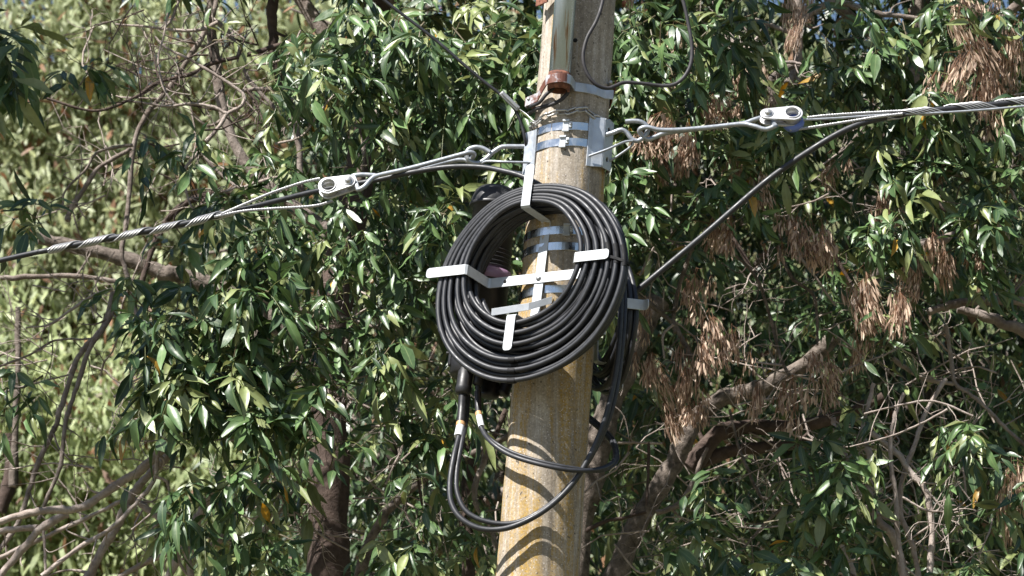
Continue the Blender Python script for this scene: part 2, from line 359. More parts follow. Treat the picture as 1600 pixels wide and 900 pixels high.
# ------------------------------------------------------------------ tension links, clevises, grips
def link(front, rear, label):
    P = smooth(PX(front), 6); Q = smooth(PX(rear), 6)
    mb = MB(); mb.tube(np.vstack([P, Q[::-1][1:]]), .0078, 12); o = mb.build('tension_link', M['rodzinc'])
    return tag(o, label, 'tension link', 'rod links between hooks and clevises')
link([(1004, 213, -.097), (999, 205, -.105), (1003, 200, -.112), (1014, 199, -.114), (1030, 203, -.114), (1060, 203, -.113), (1110, 199, -.112), (1158, 194, -.115), (1178, 197, -.125), (1196, 202, -.13), (1212, 197, -.13)],
     [(1004, 213, -.097), (1012, 218, -.09), (1024, 214, -.085), (1045, 207, -.082), (1110, 199, -.08), (1160, 193, -.078), (1176, 188, -.075), (1190, 184, -.07), (1204, 184, -.07)],
     'grey steel rod link joining the right hook to its clevis')
link([(738, 247, -.012), (741, 241, -.025), (734, 238, -.032), (722, 241, -.032), (700, 247, -.032), (640, 263, -.032), (592, 274, -.034), (580, 280, -.04), (570, 291, -.05), (560, 297, -.05)],
     [(738, 247, -.012), (734, 253, .0), (724, 250, .006), (700, 253, .006), (640, 269, .006), (600, 275, .006), (584, 274, .008), (566, 273, .01), (548, 275, .01)],
     'grey steel rod link joining the left hook to its clevis')

def clevis(pin, eye, Y, tilt, label, mark):
    a = at(*pin, Y); b_ = at(*eye, Y); ex = nz(b_-a)                      # from pin towards the cable eye
    n0 = nz(A(0, -1, 0)-ex*np.dot(A(0, -1, 0), ex)); side = np.cross(ex, n0)
    if side[2] < 0: side = -side
    nrm = nz(n0*math.cos(tilt)+side*math.sin(tilt)); ey = nz(np.cross(nrm, ex)) 
    L = np.linalg.norm(b_-a)
    t = thing('clevis', a, label, 'cable clevis', 'cast aluminium clevises on the cable')
    r1, r2 = .024, .034
    out = [(L+r2*math.cos(q), r2*math.sin(q)) for q in np.linspace(-1.45, 1.45, 22)]+[(r1*math.cos(q), r1*math.sin(q)) for q in np.linspace(1.69, 4.59, 18)]
    hole = circ(L, 0, .0225, 30)
    for s in (1, -1):
        V, Fc = plate(out, [hole], .008, a+nrm*.0135*s, ex, ey, .0018); mb = MB(); mb.add(V, Fc, False)
        o = mb.build('cheek_plate', M['alu'], t)
    # the thimble wheel between the cheeks, with its own bore
    mb = MB(); S = 40; prof = [(-.0095, .0222), (-.0095, .030), (-.003, .0285), (.003, .0285), (.0095, .030), (.0095, .0222)]
    mb.lathe(prof+[prof[0]], a+ex*L, nrm, S); mb.build('thimble', M['bolt'], t)
    mb = MB(); mb.lathe([(.0172, .0222), (.0200, .0222), (.0208, .0240), (.0200, .0265), (.0172, .0268)], a+ex*L, nrm, 36); mb.build('eye_rim', M['alu'], t)
    mb = MB(); mb.lathe([(-.030, 0), (-.030, .0085), (.0172, .0085), (.0172, .019), (.0195, .019), (.0202, .0175), (.0202, .011), (.0265, .0105), (.0295, .0085), (.0305, 0)], a, nrm, 24); mb.build('pin_bolt', M['bolt'], t)
    if mark:
        cu = bpy.data.curves.new('t', 'FONT'); cu.body = mark; cu.size = .023; cu.extrude = .0008; cu.align_x = 'CENTER'; cu.align_y = 'CENTER'
        ob = bpy.data.objects.new('t', cu); COL.objects.link(ob); dg = bpy.context.evaluated_depsgraph_get(); me = bpy.data.meshes.new_from_object(ob.evaluated_get(dg))
        V = np.array([v.co[:] for v in me.vertices]); Fc = [tuple(p.vertices) for p in me.polygons]; bpy.data.objects.remove(ob); bpy.data.curves.remove(cu); bpy.data.meshes.remove(me)
        ux = -ex if ex[0] < 0 else ex; uy = np.cross(nrm, ux); o_ = a+ex*L*.50+nrm*.0179
        mb = MB(); mb.add(o_+V[:, :1]*ux+V[:, 1:2]*uy+V[:, 2:]*nrm, Fc, False); mb.build('cast_mark', M['bolt'], t)
    return t, ex, nrm, ey
clevis((1199, 183), (1238, 182), -.1, .50, 'cast aluminium clevis right of pole with round eye and pin bolt', None)
clevis((545, 287), (514, 294), -.02, .34, 'cast aluminium clevis left of pole with raised mark and pin bolt', 'B')

def strand(mb, P, R=.0032, rw=.0021, n=4, pitch=.035):
    P = np.asarray(P); d = np.r_[0, np.cumsum(np.linalg.norm(np.diff(P, axis=0), axis=1))]
    m = max(24, int(d[-1]/pitch*8)); s = np.linspace(0, d[-1], m); Q = np.stack([np.interp(s, d, P[:, i]) for i in range(3)], 1)
    helix(mb, Q, s, R, rw, n, pitch)
def helix(mb, Q, s, R, rw, n, pitch, spread=2*math.pi, ph0=0, sides=5):
    T = np.gradient(Q, axis=0); T /= np.linalg.norm(T, axis=1)[:, None]
    N = np.cross(T, A(0, 0, 1)); N /= np.linalg.norm(N, axis=1)[:, None]; B = np.cross(T, N)
    for k in range(n):
        ph = ph0+spread*k/n+2*math.pi*s/pitch
        mb.tube(Q+R*(np.cos(ph)[:, None]*N+np.sin(ph)[:, None]*B), rw, sides)
def resample(P, step):
    d = np.r_[0, np.cumsum(np.linalg.norm(np.diff(P, axis=0), axis=1))]; m = int(d[-1]/step)+2; s = np.linspace(0, d[-1], m)
    return np.stack([np.interp(s, d, P[:, i]) for i in range(3)], 1), s

# right line
rline = [(985, 462, .02), (1010, 442, 0), (1100, 367, -.03), (1200, 281, -.06), (1280, 226, -.09), (1330, 199, -.1), (1372, 186, -.1), (1420, 177, -.1), (1500, 168, -.1), (1600, 158, -.1), (2200, 90, -.1), (3400, -90, -.1), (5200, -420, -.1)]
mb = MB(); mb.tube(smooth(PX(rline), 10), .0100, 12); tag(mb.build('aerial_cable', M['cable']), 'black aerial cable rising from the coil to the upper right, wrapped in wire', 'cable', 'aerial cables')
# steel messenger rod beside it
mb = MB(); mb.tube(smooth(PX([(1238, 188, -.1), (1300, 185, -.1), (1372, 180, -.102), (1600, 166, -.115), (2200, 99, -.115), (3400, -80, -.115), (5200, -411, -.115)]), 8), .0042, 8)
tag(mb.build('messenger_wire', M['rodzinc']), 'thin grey steel wire running from the right clevis along the black cable', 'steel wire')
t = thing('guy_grip', at(1262, 190, -.1), 'twisted silver wire grip fixed to the right clevis and wound round the rising cable', 'wire grip', 'wire grips on the aerial cables')
mb = MB(); strand(mb, smooth(PX([(1262, 184, -.1), (1300, 180, -.1), (1400, 174, -.104), (1440, 173, -.106)]), 6)); mb.build('grip_leg', M['wire'], t)
mb = MB(); strand(mb, smooth(PX([(1234, 203, -.1), (1262, 200, -.1), (1320, 191, -.104), (1370, 183, -.112), (1410, 178, -.11)]), 6)); mb.build('grip_leg', M['wire'], t)
Q, s = resample(smooth(PX([(1385, 182, -.1), (1420, 177, -.1), (1500, 168, -.1), (1600, 158, -.1), (1900, 126, -.1), (2200, 90, -.1)]), 10), .008)
mb = MB(); helix(mb, Q, s, .0128, .0025, 6, .17, 3.6, .4); mb.build('grip_wrap', M['wire'], t)
t = thing('tape_wrap', at(1257, 192, -.1), 'scrap of blue tape wrapped on the back of the right clevis', 'tape')
mb = MB(); mb.lathe([(0, .020), (.0, .0335), (.012, .036), (.02, .033), (.02, .02)], at(1238, 183, -.1)+A(.002, .004, -.012), A(.25, .85, -.45), 24); mb.build('tape', M['blue'], t)

# left line
lline = [(868, 310, -.2), (850, 293, -.19), (820, 277, -.15), (790, 268, -.12), (750, 261, -.09), (700, 261, -.06), (640, 270, -.03), (590, 281, -.0), (540, 290, .02), (480, 302, .02), (400, 322, .0), (350, 334, -.01), (300, 347, -.02), (200, 367, -.02), (75, 391, -.02), (0, 407, -.02), (-500, 520, -.1), (-1600, 770, -.2), (-3000, 1060, -.3)]
mb = MB(); mb.tube(smooth(PX(lline), 10), .0088, 12); tag(mb.build('aerial_cable', M['cable']), 'black aerial cable from the lower left passing through the left clevis to the coil', 'cable', 'aerial cables')
mb = MB(); mb.tube(smooth(PX([(776, 262, -.07), (800, 268, -.1), (822, 272, -.12)]), 6), .005, 8)
t = thing('guy_grip', at(490, 300, -.02), 'twisted silver wire grip fixed to the left clevis and wound round the descending cable', 'wire grip', 'wire grips on the aerial cables')
mb = MB(); strand(mb, smooth(PX([(500, 279, -.02), (470, 286, -.02), (420, 303, -.02), (380, 320, -.02), (345, 335, -.02)]), 6)); mb.build('grip_leg', M['wire'], t)
mb = MB(); strand(mb, smooth(PX([(520, 314, -.02), (490, 322, -.02), (430, 326, -.02), (380, 330, -.02), (335, 339, -.02)]), 6)); mb.build('grip_leg', M['wire'], t)
Q, s = resample(smooth(PX([(365, 331, -.01), (350, 334, -.01), (300, 347, -.02), (200, 367, -.02), (75, 391, -.02)]), 10), .006)
mb = MB(); helix(mb, Q, s, .0118, .0024, 6, -.118, 3.9, 1.0); mb.build('grip_wrap', M['wire'], t)

# ------------------------------------------------------------------ front storage bracket and cable coil
def frame_at(n_, phi, py, px, off):
    z = zpole(py, px); o = pole_pt(phi, z, off); n_ = nz(n_); e2 = nz(PAX-n_*np.dot(PAX, n_)); e1 = np.cross(e2, n_)
    return o, e1, e2, n_
O, E1, E2, NN = frame_at(A(-.53, -.82, .12), -28, 435, 845, .010)
def arm_pts(o, e, n_, r0, r1, dn, full=True):
    P = [o+e*.018] if full else []
    P += [o+e*(r0-.006), o+e*r0+n_*.006, o+e*r0+n_*(dn-.006), o+e*(r0+.006)+n_*dn]
    w = [.034]*len(P)
    for q, ww in ((-.012, .034), (-.006, .031), (-.002, .024), (0, .014)): P.append(o+e*(r1+q)+n_*dn); w.append(ww)
    return P, w
def storage(o, e1, e2, n_, arms, label, name='storage_bracket'):
    t = thing(name, o, label, 'cable bracket', 'cross shaped cable storage brackets')
    mb = MB(); hx = arms['l'][0]; hy = arms['u'][0]
    for key, e, wd in (('l', -e1, e2), ('r', e1, e2), ('u', e2, e1), ('d', -e2, e1)):
        off = n_*(.0035 if key in 'lr' else 0)
        P, w = arm_pts(o+off, e, n_, *arms[key]); mb = MB(); mb.ribbon(P, wd, w, .0032); mb.build('arm', M['white'], t, .0006)
    mb = MB(); mb.box(o+n_*.0035, e1*.0179, e2*.017, n_*.0016); mb.box(o, e1*.017, e2*.0179, n_*.0016); mb.build('centre_plate', M['white'], t, .0005)
    mb = MB()
    for q in (-.13, ): mb.lathe([(0, .006), (.0009, .0058), (.0009, 0)], o+e1*q+n_*(.0035+.0017), n_, 16)
    mb.build('bolt_hole', M['dark'], t)
    mb = MB(); mb.cyl(o+n_*.004, o+n_*.0115, .0068, 6); mb.lathe([(0, .0105), (.0016, .0103), (.0016, 0)], o+n_*.0052, n_, 20); mb.build('bolt', M['bolt'], t); return t
storage(O, E1, E2, NN, {'l': (.194, .350, .134), 'r': (.213, .345, .13), 'u': (.197, .345, .13), 'd': (.171, .293, .13)},
        'white zinc cross bracket holding the front cable coil, four bent arms over the cable')
# the extra perforated strap low in the coil and its clip
mb = MB(); a_ = at(768, 488, -.155); b_ = at(826, 479, -.155); mb.ribbon([a_, b_, pole_pt(-8, zpole(470), .006)], PAX, .024, .003); tag(mb.build('steel_strap_end', M['white'], None, .0006), 'loose end of pale steel strap poking left of the pole near the coil bottom', 'steel strap')

LUMP = [rng.uniform(0, 6.28, 4) for _ in range(60)]
def ringpt(t, nn, th, idx, o=O, e1=E1, e2=E2, n_=NN, inner=(.216, .208), outer=(.358, .334), c0=(.014, .014), c1=(.045, -.062)):
    a = inner[0]+(outer[0]-inner[0])*t; b = inner[1]+(outer[1]-inner[1])*t; cx = c0[0]+(c1[0]-c0[0])*t; cy = c0[1]+(c1[1]-c0[1])*t
    q = LUMP[idx % 60]; w = .0036*np.sin(2*th+q[0])+.0026*np.sin(3*th+q[1])+.0016*np.sin(7*th+q[2])
    topw = np.clip(np.sin(th), 0, 1)**2
    nd = nn++.0032*np.sin(2*th+q[2])+.0018*np.sin(5*th+q[3])-topw*.009*(idx % 2)
    x = cx+(a+w)*np.cos(th); y = cy+(b+w)*np.sin(th)
    return o+np.outer(x, e1)+np.outer(y, e2)+np.outer(nd, n_)
CR = .0086
def coil(layers, label, name='cable_coil', **kw):
    mb = MB(); th = np.linspace(0, 2*math.pi, 97); idx = 0
    for nn, ts in layers:
        P = []
        # each layer is one winding spiralling outwards
        for i in range(len(ts)):
            t0 = ts[i]; t1 = ts[i+1] if i+1 < len(ts) else ts[i]
            k = th/(2*math.pi); k = np.clip((k-.72)/.28, 0, 1); k = k*k*(3-2*k)
            P.append(ringpt(t0+(t1-t0)*k, nn, th+3.6, idx, **kw)[:-1] if i+1 < len(ts) else ringpt(t0, nn, th+3.6, idx, **kw))
            idx += 0
        idx += 1
        P = np.vstack(P)
        d = np.r_[0, np.cumsum(np.linalg.norm(np.diff(P, axis=0), axis=1))]
        ker = np.ones(5)/5; Ps = P.copy()
        for c_ in range(3): Ps[2:-2, c_] = np.convolve(P[:, c_], ker, 'valid')
        mb.tube(Ps, CR, 10)
    o = mb.build(name, M['cable']); return tag(o, label, 'cable coil', 'coils of spare cable')
main = coil([(.119, [.0, .17, .36, .62, .80, .97]), (.102, [.06, .26, .45, .72, .90]), (.084, [.0, .17, .36, .55, .72, .88]), (.066, [.05, .24, .45, .64, .82]),
             (.049, [.0, .19, .38, .56, .74]), (.031, [.06, .26, .46, .64]), (.013, [.1, .3, .5])],
            'big coil of black cable hung on the front of the pole, held by white arms')
# ties and tape round the windings
def tie(th, t0, t1, n0, n1, wd, nm, m, label=None, pad=.0105, parent=main):
    a = ringpt(t0, n0, np.array([th]), 0)[0]; b = ringpt(t1, n0, np.array([th]), 0)[0]; c = ringpt(t0, n1, np.array([th]), 0)[0]
    tang = nz(ringpt((t0+t1)/2, n0, np.array([th+.02]), 0)[0]-ringpt((t0+t1)/2, n0, np.array([th-.02]), 0)[0])
    ra = nz(b-a); dn = nz(a-c); ctr = (a+b)/2+(c-a)/2; hx = np.linalg.norm(b-a)/2+pad; hy = np.linalg.norm(c-a)/2+pad
    P = [ctr+ra*hx*math.copysign(abs(math.cos(q))**.55, math.cos(q))+dn*hy*math.copysign(abs(math.sin(q))**.55, math.sin(q)) for q in np.linspace(0, 2*math.pi, 41)[:-1]]
    mb = MB()
    for k in range(3): mb.tube(np.array(P)+tang*(k-1)*wd, wd*.72, 6, closed=True)
    o = mb.build(nm, m, parent)
    if label: o['label'] = label
tie(.10, .70, .97, .119, .100, .0030, 'cable_tie', M['tape'], pad=.0098)
def wrap_on(t, nn, th0, th1, idx, nm, rr):
    mb = MB(); mb.tube(ringpt(t, nn, np.linspace(th0, th1, 8), idx), rr, 10); mb.build(nm, M['tape'], main)
for t_, n_ in ((.62, .119), (.80, .119), (.72, .102), (.97, .119)): wrap_on(t_, n_, -1.66, -1.58, 0 if n_ > .11 else 1, 'tape', CR+.0011)
for t_, n_ in ((.62, .119), (.80, .119), (.97, .119), (.72, .102), (.90, .102)): wrap_on(t_, n_, .05, .27, 0 if n_ > .11 else 1, 'tape', CR+.0008)

# rear coil on the far side
O2, F1, F2, N2 = frame_at(A(.93, .37, 0), 112, 474, 905, .012)
kw = dict(o=O2, e1=F1, e2=F2, n_=N2, inner=(.15, .15), outer=(.20, .222), c0=(0, .01), c1=(0, -.02))
coil([(.02, [0, .4, .9]), (.038, [.1, .5, .85]), (.056, [.2, .7, 1])], 'second cable coil behind the pole on its right, mostly hidden', **kw)
storage(O2, F1, F2, N2, {'l': (.216, .245, .076), 'r': (.13, .21, .088), 'u': (.15, .235, .088), 'd': (.15, .235, .088)}, 'blue grey cross bracket behind the pole, only arm ends showing on the right')
# arm ends seen right of the coil
# ------------------------------------------------------------------ splice closure
c0 = at(776, 292, .10); c1 = at(742, 606, .10); ax = nz(c0-c1); L = np.linalg.norm(c0-c1)
t = thing('splice_closure', c1, 'black plastic dome splice closure behind the coil, left of the pole', 'splice closure')
mb = MB(); mb.lathe([(.15, 0), (.15, .076), (L-.085, .071), (L-.082, .079), (L-.06, .079), (L-.05, .078), (L-.02, .068), (L-.006, .052), (L, .03), (L+.001, 0)], c1, ax, 56); mb.build('dome', M['plastic'], t)
mb = MB()
for h in np.arange(.36, .46, .014): mb.lathe([(h, .0735), (h+.001, .0755), (h+.004, .0755), (h+.005, .0735)], c1, ax, 48)
mb.build('cooling_rib', M['plastic'], t)
mb = MB(); side = nz(np.cross(ax, A(0, 1, 0))); P = []
for q in np.linspace(-1.6, 1.6, 30): P.append(c1+ax*(L-.075+.079*math.cos(q)*1.0)+A(0, -1, 0)*0+nz(np.cross(side, ax))*.0*1+A(.15, -.99, 0)*.079*math.sin(q)*1.0)
mb.ribbon(P, nz(A(.99, .15, 0)), .006, .004); mb.build('cap_seam', M['plastic'], t)
mb = MB(); mb.lathe([(L-.078, .079), (L-.078, .083), (L-.066, .083), (L-.064, .079)], c1, ax, 56); mb.build('cap_rim', M['plastic'], t)
mb = MB(); hh = np.dot(at(790, 425, .02)-c1, ax); mb.lathe([(hh-.018, .073), (hh-.016, .080), (hh+.016, .080), (hh+.018, .073)], c1, ax, 56); mb.build('sealing_ring', M['purple'], t)
mb = MB(); mb.lathe([(.03, 0), (.03, .075), (.04, .088), (.085, .09), (.10, .084), (.155, .08), (.155, .07)], c1, ax, 56); mb.build('base_clamp', M['plastic'], t)
sd = nz(np.cross(ax, A(0, -1, 0))); 
if sd[0] > 0: sd = -sd
mb = MB(); kx = c1+ax*.09+sd*.088+A(0, -.02, 0); mb.cyl(kx-ax*.03, kx+ax*.03, .008); mb.cyl(kx+ax*.012-sd*.004, kx+ax*.012+sd*.016, .005); mb.build('clamp_latch', M['plastic'], t)
def port(px0, py0, px1, py1, Y, r, nm='cable_port'):
    a = at(px0, py0, Y); b = at(px1, py1, Y); Lp = np.linalg.norm(b-a); mb = MB()
    mb.lathe([(0, 0), (0, r), (Lp*.75, r), (Lp*.78, r*1.06), (Lp*.93, r*1.06), (Lp, r*.8), (Lp, 0)], a, b-a, 24); mb.build(nm, M['plastic'], t)
port(731, 560, 723, 617, .045, .025); port(752, 560, 746, 603, .04, .015); port(768, 590, 764, 622, .11, .03); port(795, 590, 785, 618, .10, .02); port(760, 560, 752, 612, .14, .022)

# ------------------------------------------------------------------ the cables looping out of the closure
Ya = .045
up_a = [(723, 612, Ya), (722, 650, Ya-.02), (717, 682, -.02), (709, 715, -.07), (703, 755, -.10), (706, 788, -.12), (724, 813, -.14), (757, 827, -.155), (800, 823, -.168), (850, 798, -.178), (893, 758, -.185), (925, 706, -.19), (947, 650, -.20), (962, 580, -.20), (968, 520, -.2), (970, 462, -.19), (964, 410, -.18), (945, 365, -.185)]
mb = MB(); mb.tube(smooth(PX(up_a), 10), .0092, 12); o = tag(mb.build('loop_cable', M['cable']), 'black cable forming the lowest outer loop below the coil', 'cable', 'cables looping below the coil')
def sleeve(parent, P, r, m, nm):
    mb = MB(); mb.tube(smooth(PX(P), 4), r, 12); return mb.build(nm, m, parent)
sleeve(o, [(723.5, 617, Ya-.002), (722, 640, .034), (720, 662, .01)], .0145, M['plastic'], 'heat_shrink'); sleeve(o, [(720, 661, .01), (719.5, 666, .004)], .0152, M['amber'], 'amber_band'); sleeve(o, [(719.5, 666, .004), (716, 682, -.02)], .0138, M['label'], 'white_label')
up_b = [(731, 612, .06), (729, 650, .04), (722, 690, -.03), (714, 735, -.08), (715, 772, -.105), (732, 802, -.125), (770, 817, -.14), (812, 815, -.152), (860, 788, -.162), (905, 741, -.168), (936, 690, -.172), (956, 640, -.18), (967, 585, -.18), (974, 520, -.18), (976, 460, -.16), (968, 408, -.155)]
mb = MB(); mb.tube(smooth(PX(up_b), 10), .0085, 12); tag(mb.build('loop_cable', M['cable']), 'black cable nested just inside the lowest loop below the coil', 'cable', 'cables looping below the coil')
up_c = [(746, 598, .04), (747, 625, .025), (748, 650, -.01), (754, 672, -.05), (770, 693, -.12), (800, 712, -.16), (850, 727, -.2), (900, 735, -.2), (940, 732, -.16), (960, 718, -.1), (958, 695, -.02), (942, 675, .06), (918, 655, .14), (890, 640, .17)]
mb = MB(); mb.tube(smooth(PX(up_c), 10), .0078, 12); o = tag(mb.build('loop_cable', M['cable']), 'black cable crossing the pole face in a shallow upper loop and going behind it', 'cable', 'cables looping below the coil')
sleeve(o, [(746.5, 612, .033), (747.2, 634, .015), (748, 645, -.002)], .011, M['plastic'], 'heat_shrink'); sleeve(o, [(748, 645, -.002), (748.6, 650, -.01)], .0115, M['amber'], 'amber_band'); sleeve(o, [(748.6, 650, -.01), (752.5, 667, -.04)], .0102, M['label'], 'white_label')
mb = MB(); mb.tube(smooth(PX([(748, 654, -.014), (756, 674, -.05), (772, 690, -.117), (802, 707, -.157), (850, 722, -.197), (902, 732, -.2), (938, 736, -.155), (963, 722, -.095), (962, 694, -.015), (946, 672, .065), (920, 650, .14), (888, 632, .17)]), 10), .0058, 10); tag(mb.build('loop_cable', M['cable']), 'thinner black cable lying along the shallow upper loop', 'cable', 'cables looping below the coil')

# ------------------------------------------------------------------ conduit and its clamp
zt = at(880, -260, -.15)[2]
cz0 = at(873, 136, -.165); dz = nz(PAX)
mb = MB(); Lc = 1.0; r_ = .0355
mb.lathe([(0, r_-.004), (0, r_), (Lc, r_), (Lc, r_-.004), (0, r_-.004)], cz0, dz, 40); cond = mb.build('conduit_pipe', M['conduit'])
tag(cond, 'weathered galvanised steel conduit pipe on the front of the pole at the top', 'conduit pipe')
mb = MB(); mb.lathe([(-.012, r_-.006), (-.012, r_+.0012), (.038, r_+.0018), (.046, r_+.001), (.046, r_-.001)], cz0, dz, 40); mb.lathe([(-.012, r_-.006), (.3, r_-.006)], cz0, dz, 40); mb.build('rusty_end', M['rust'], cond)
# pipe clamp
zc = cz0+dz*.018; t = thing('pipe_clamp', zc, 'part rusted steel strap clamp bolted round the lower end of the conduit', 'pipe clamp')
P = []; h_ = .031
cc = zc; zl = zc[2]; rp = prad(zl); axc = axis(zl)
lug = at(960, 129, -.03)
Pl = [at(821, 160, -.06)+A(0, 0, .0), at(840, 152, -.085), at(849, 135, -.125)]
Pc = [cc+(r_+.006)*A(math.sin(q), -math.cos(q), 0) for q in np.radians(np.linspace(-80, 72, 14))]
Pr = [pole_pt(2, zl-.004, .007), pole_pt(20, zl-.006, .004), pole_pt(38, zl-.008, .004), pole_pt(56, zl-.01, .005), pole_pt(56, zl-.011, .005)+A(.028, .004, 0)]
Wd = PAX
mb = MB(); mb.ribbon(Pl+Pc[:11], Wd, h_, .004); mb.build('clamp_strap', M['strap_rust'], t, .0008)
mb = MB(); mb.ribbon(Pc[10:]+Pr, Wd, h_, .004); mb.build('clamp_strap', M['zinc'], t, .0008)
mb = MB(); mb.ribbon([at(821, 160, -.052)]+[pole_pt(q, zl-.012, .005) for q in range(-105, -262, -12)]+[at(962, 132, -.055)], Wd, h_, .004); mb.build('rear_strap', M['rust'], t, .0008)
for (px, py, Y) in ((826, 155, -.064), (954, 129, -.068)):
    a = at(px, py, Y); mb = MB(); mb.cyl(a+A(0, .03, 0), a-A(0, .008, 0), .0062); mb.build('clamp_bolt', M['bolt'], t)
# short cable ends from the conduit
mb = MB(); mb.tube(smooth(PX([(868, 118, -.155), (864, 137, -.155), (853, 148, -.155), (843, 160, -.14), (832, 165, -.09), (824, 168, -.0)]), 8), .006, 10); tag(mb.build('short_cable', M['oldcable']), 'short dark cable leaving the conduit mouth downward to the left', 'cable', 'cables leaving the conduit')
mb = MB(); mb.tube(smooth(PX([(882, 118, -.155), (888, 140, -.15), (880, 153, -.15), (865, 162, -.145), (845, 168, -.13), (838, 170, -.1), (826, 178, 0)]), 8), .0065, 10); tag(mb.build('short_cable', M['oldcable']), 'short dark cable bending left across the pole under the conduit mouth', 'cable', 'cables leaving the conduit')

# chain round the pole
mb = MB(); NL = 25
for k in range(NL):
    q = 360*k/NL-180
    sag = 10*abs(math.sin(math.radians(q-5)))-(4 if abs(q) < 25 else 0)
    z = zpole(176+sag*.6+3*math.sin(k*1.7)); q2 = q+360/NL; z2 = zpole(176+6*abs(math.sin(math.radians(q2-5)))-(4 if abs(q2) < 25 else 0)+3*math.sin((k+1)*1.7))
    a = pole_pt(q, z, .008); b_ = pole_pt(q2, z2, .008); ex = nz(b_-a); d = nz((a+b_)/2-axis((z+z2)/2)); c = (a+b_)/2; tw = .5+(math.pi/2 if k % 2 else 0)
    ey = nz(np.cross(ex, d)); ey2 = ey*math.cos(tw)+d*math.sin(tw); hl = np.linalg.norm(b_-a)/2+.0035; hw = .009
    P = [c+ex*(hl-hw)*(1 if math.cos(u) > 0 else -1)+ex*hw*math.cos(u)+ey2*hw*math.sin(u) for u in np.linspace(0, 2*math.pi, 15)[:-1]]
    mb.tube(P, .0036, 7, closed=True)
tag(mb.build('chain', M['chain']), 'dark steel chain wrapped round the pole between conduit and upper band', 'chain')

# drop wire with wedge clamp from the upper left
mb = MB(); mb.tube(smooth(PX([(-800, -1050, -.3), (200, -320, -.15), (500, -82, -.1), (600, 0, -.08), (680, 62, -.07), (742, 116, -.06), (786, 151, -.05), (805, 172, -.045), (815, 195, -.04), (822, 225, -.03), (829, 262, .05)]), 8), .0055, 8)
tag(mb.build('drop_wire', M['cable']), 'thin black drop wire coming down from the upper left to the pole', 'cable')
t = thing('wedge_clamp', at(796, 158, -.06), 'small silver wedge clamp on the thin wire left of the pole top', 'wedge clamp')
a = at(783, 145, -.062); b_ = at(810, 171, -.05); e = nz(b_-a); w_ = nz(np.cross(e, A(0, -1, 0))); mb = MB(); mb.box((a+b_)/2, e*np.linalg.norm(b_-a)/2, w_*.009, A(0, .006, 0)); mb.box((a+b_)/2+A(0, -.008, 0), e*np.linalg.norm(b_-a)*.46, w_*.0035, A(0, .003, 0)); mb.build('clamp_body', M['wire'], t, .0015)
mb = MB(); mb.tube(smooth(PX([(808, 168, -.05), (822, 178, -.06), (836, 190, -.09), (846, 184, -.11)]), 5), .0018, 6); mb.build('bail_wire', M['wire'], t)
# loose old cable top right
mb = MB(); mb.tube(smooth(PX([(960, -180, -.1), (952, -60, -.12), (942, 0, -.13), (932, 32, -.145), (917, 60, -.155), (911, 88, -.16), (916, 112, -.16), (930, 131, -.155), (948, 138, -.14), (962, 134, -.12), (975, 129, -.11), (1000, 130, -.1), (1040, 134, -.09), (1062, 127, -.085), (1078, 104, -.08), (1081, 72, -.08), (1074, 30, -.08), (1064, -10, -.08), (1040, -80, -.08), (990, -170, -.05)]), 8), .0062, 10)
tag(mb.build('loose_cable', M['oldcable']), 'old dark cable hanging in a loose loop right of the pole top', 'cable')
# rusty upper clamp whose ends dip into the frame
t = thing('upper_clamp', axis(at(905, -8, 0)[2]), 'rusty clamp ends at the very top of the frame on both sides of the pole', 'pipe clamp')
zl = at(905, -52, -.05)[2]
mb = MB(); mb.ribbon([at(838, 1, -.07), at(856, -6, -.1), at(862, -60, -.16)], PAX, .042, .004); mb.build('clamp_strap', M['rust'], t, .0008)
mb = MB(); mb.ribbon([at(862, -60, -.16)]+[cz0+dz*.45+(r_+.006)*A(math.sin(q), -math.cos(q), 0) for q in np.radians(np.linspace(-60, 60, 10))]+[pole_pt(20, zl, .006), pole_pt(40, zl, .005), at(962, -40, -.07), at(984, -8, -.07)], PAX, .034, .004); mb.build('clamp_strap', M['zinc'], t, .0008)
for (px, py) in ((845, 2), (975, 4)):
    a = at(px, py, -.075); mb = MB(); mb.cyl(a+A(0, .03, 0), a-A(0, .008, 0), .0065); mb.build('clamp_bolt', M['rust'], t)
exec_trees = True

# ================================================================== trees
def fast_mesh(name, V, Q, parent, m, cols=None, rib=None, smooth_=True):
    root = parent
    while root is not None and root.parent is not None: root = root.parent
    loc = np.array(root.location) if root is not None else A(0, 0, 0)
    me = bpy.data.meshes.new(name); nv, nf = len(V), len(Q)
    me.vertices.add(nv); me.vertices.foreach_set('co', (V-loc).astype(np.float32).ravel())
    me.loops.add(nf*4); me.loops.foreach_set('vertex_index', Q.astype(np.int32).ravel())
    me.polygons.add(nf); me.polygons.foreach_set('loop_start', np.arange(0, nf*4, 4, dtype=np.int32))
    me.polygons.foreach_set('use_smooth', np.full(nf, smooth_)); me.update(calc_edges=True)
    if cols is not None:
        a = me.attributes.new('leafcol', 'FLOAT_COLOR', 'POINT'); a.data.foreach_set('color', np.c_[cols, np.ones(nv)].astype(np.float32).ravel())
    if rib is not None:
        a = me.attributes.new('rib', 'FLOAT', 'POINT'); a.data.foreach_set('value', rib.astype(np.float32))
    me.materials.append(m); o = bpy.data.objects.new(name, me); COL.objects.link(o)
    if parent is not None: o.parent = parent
    return o
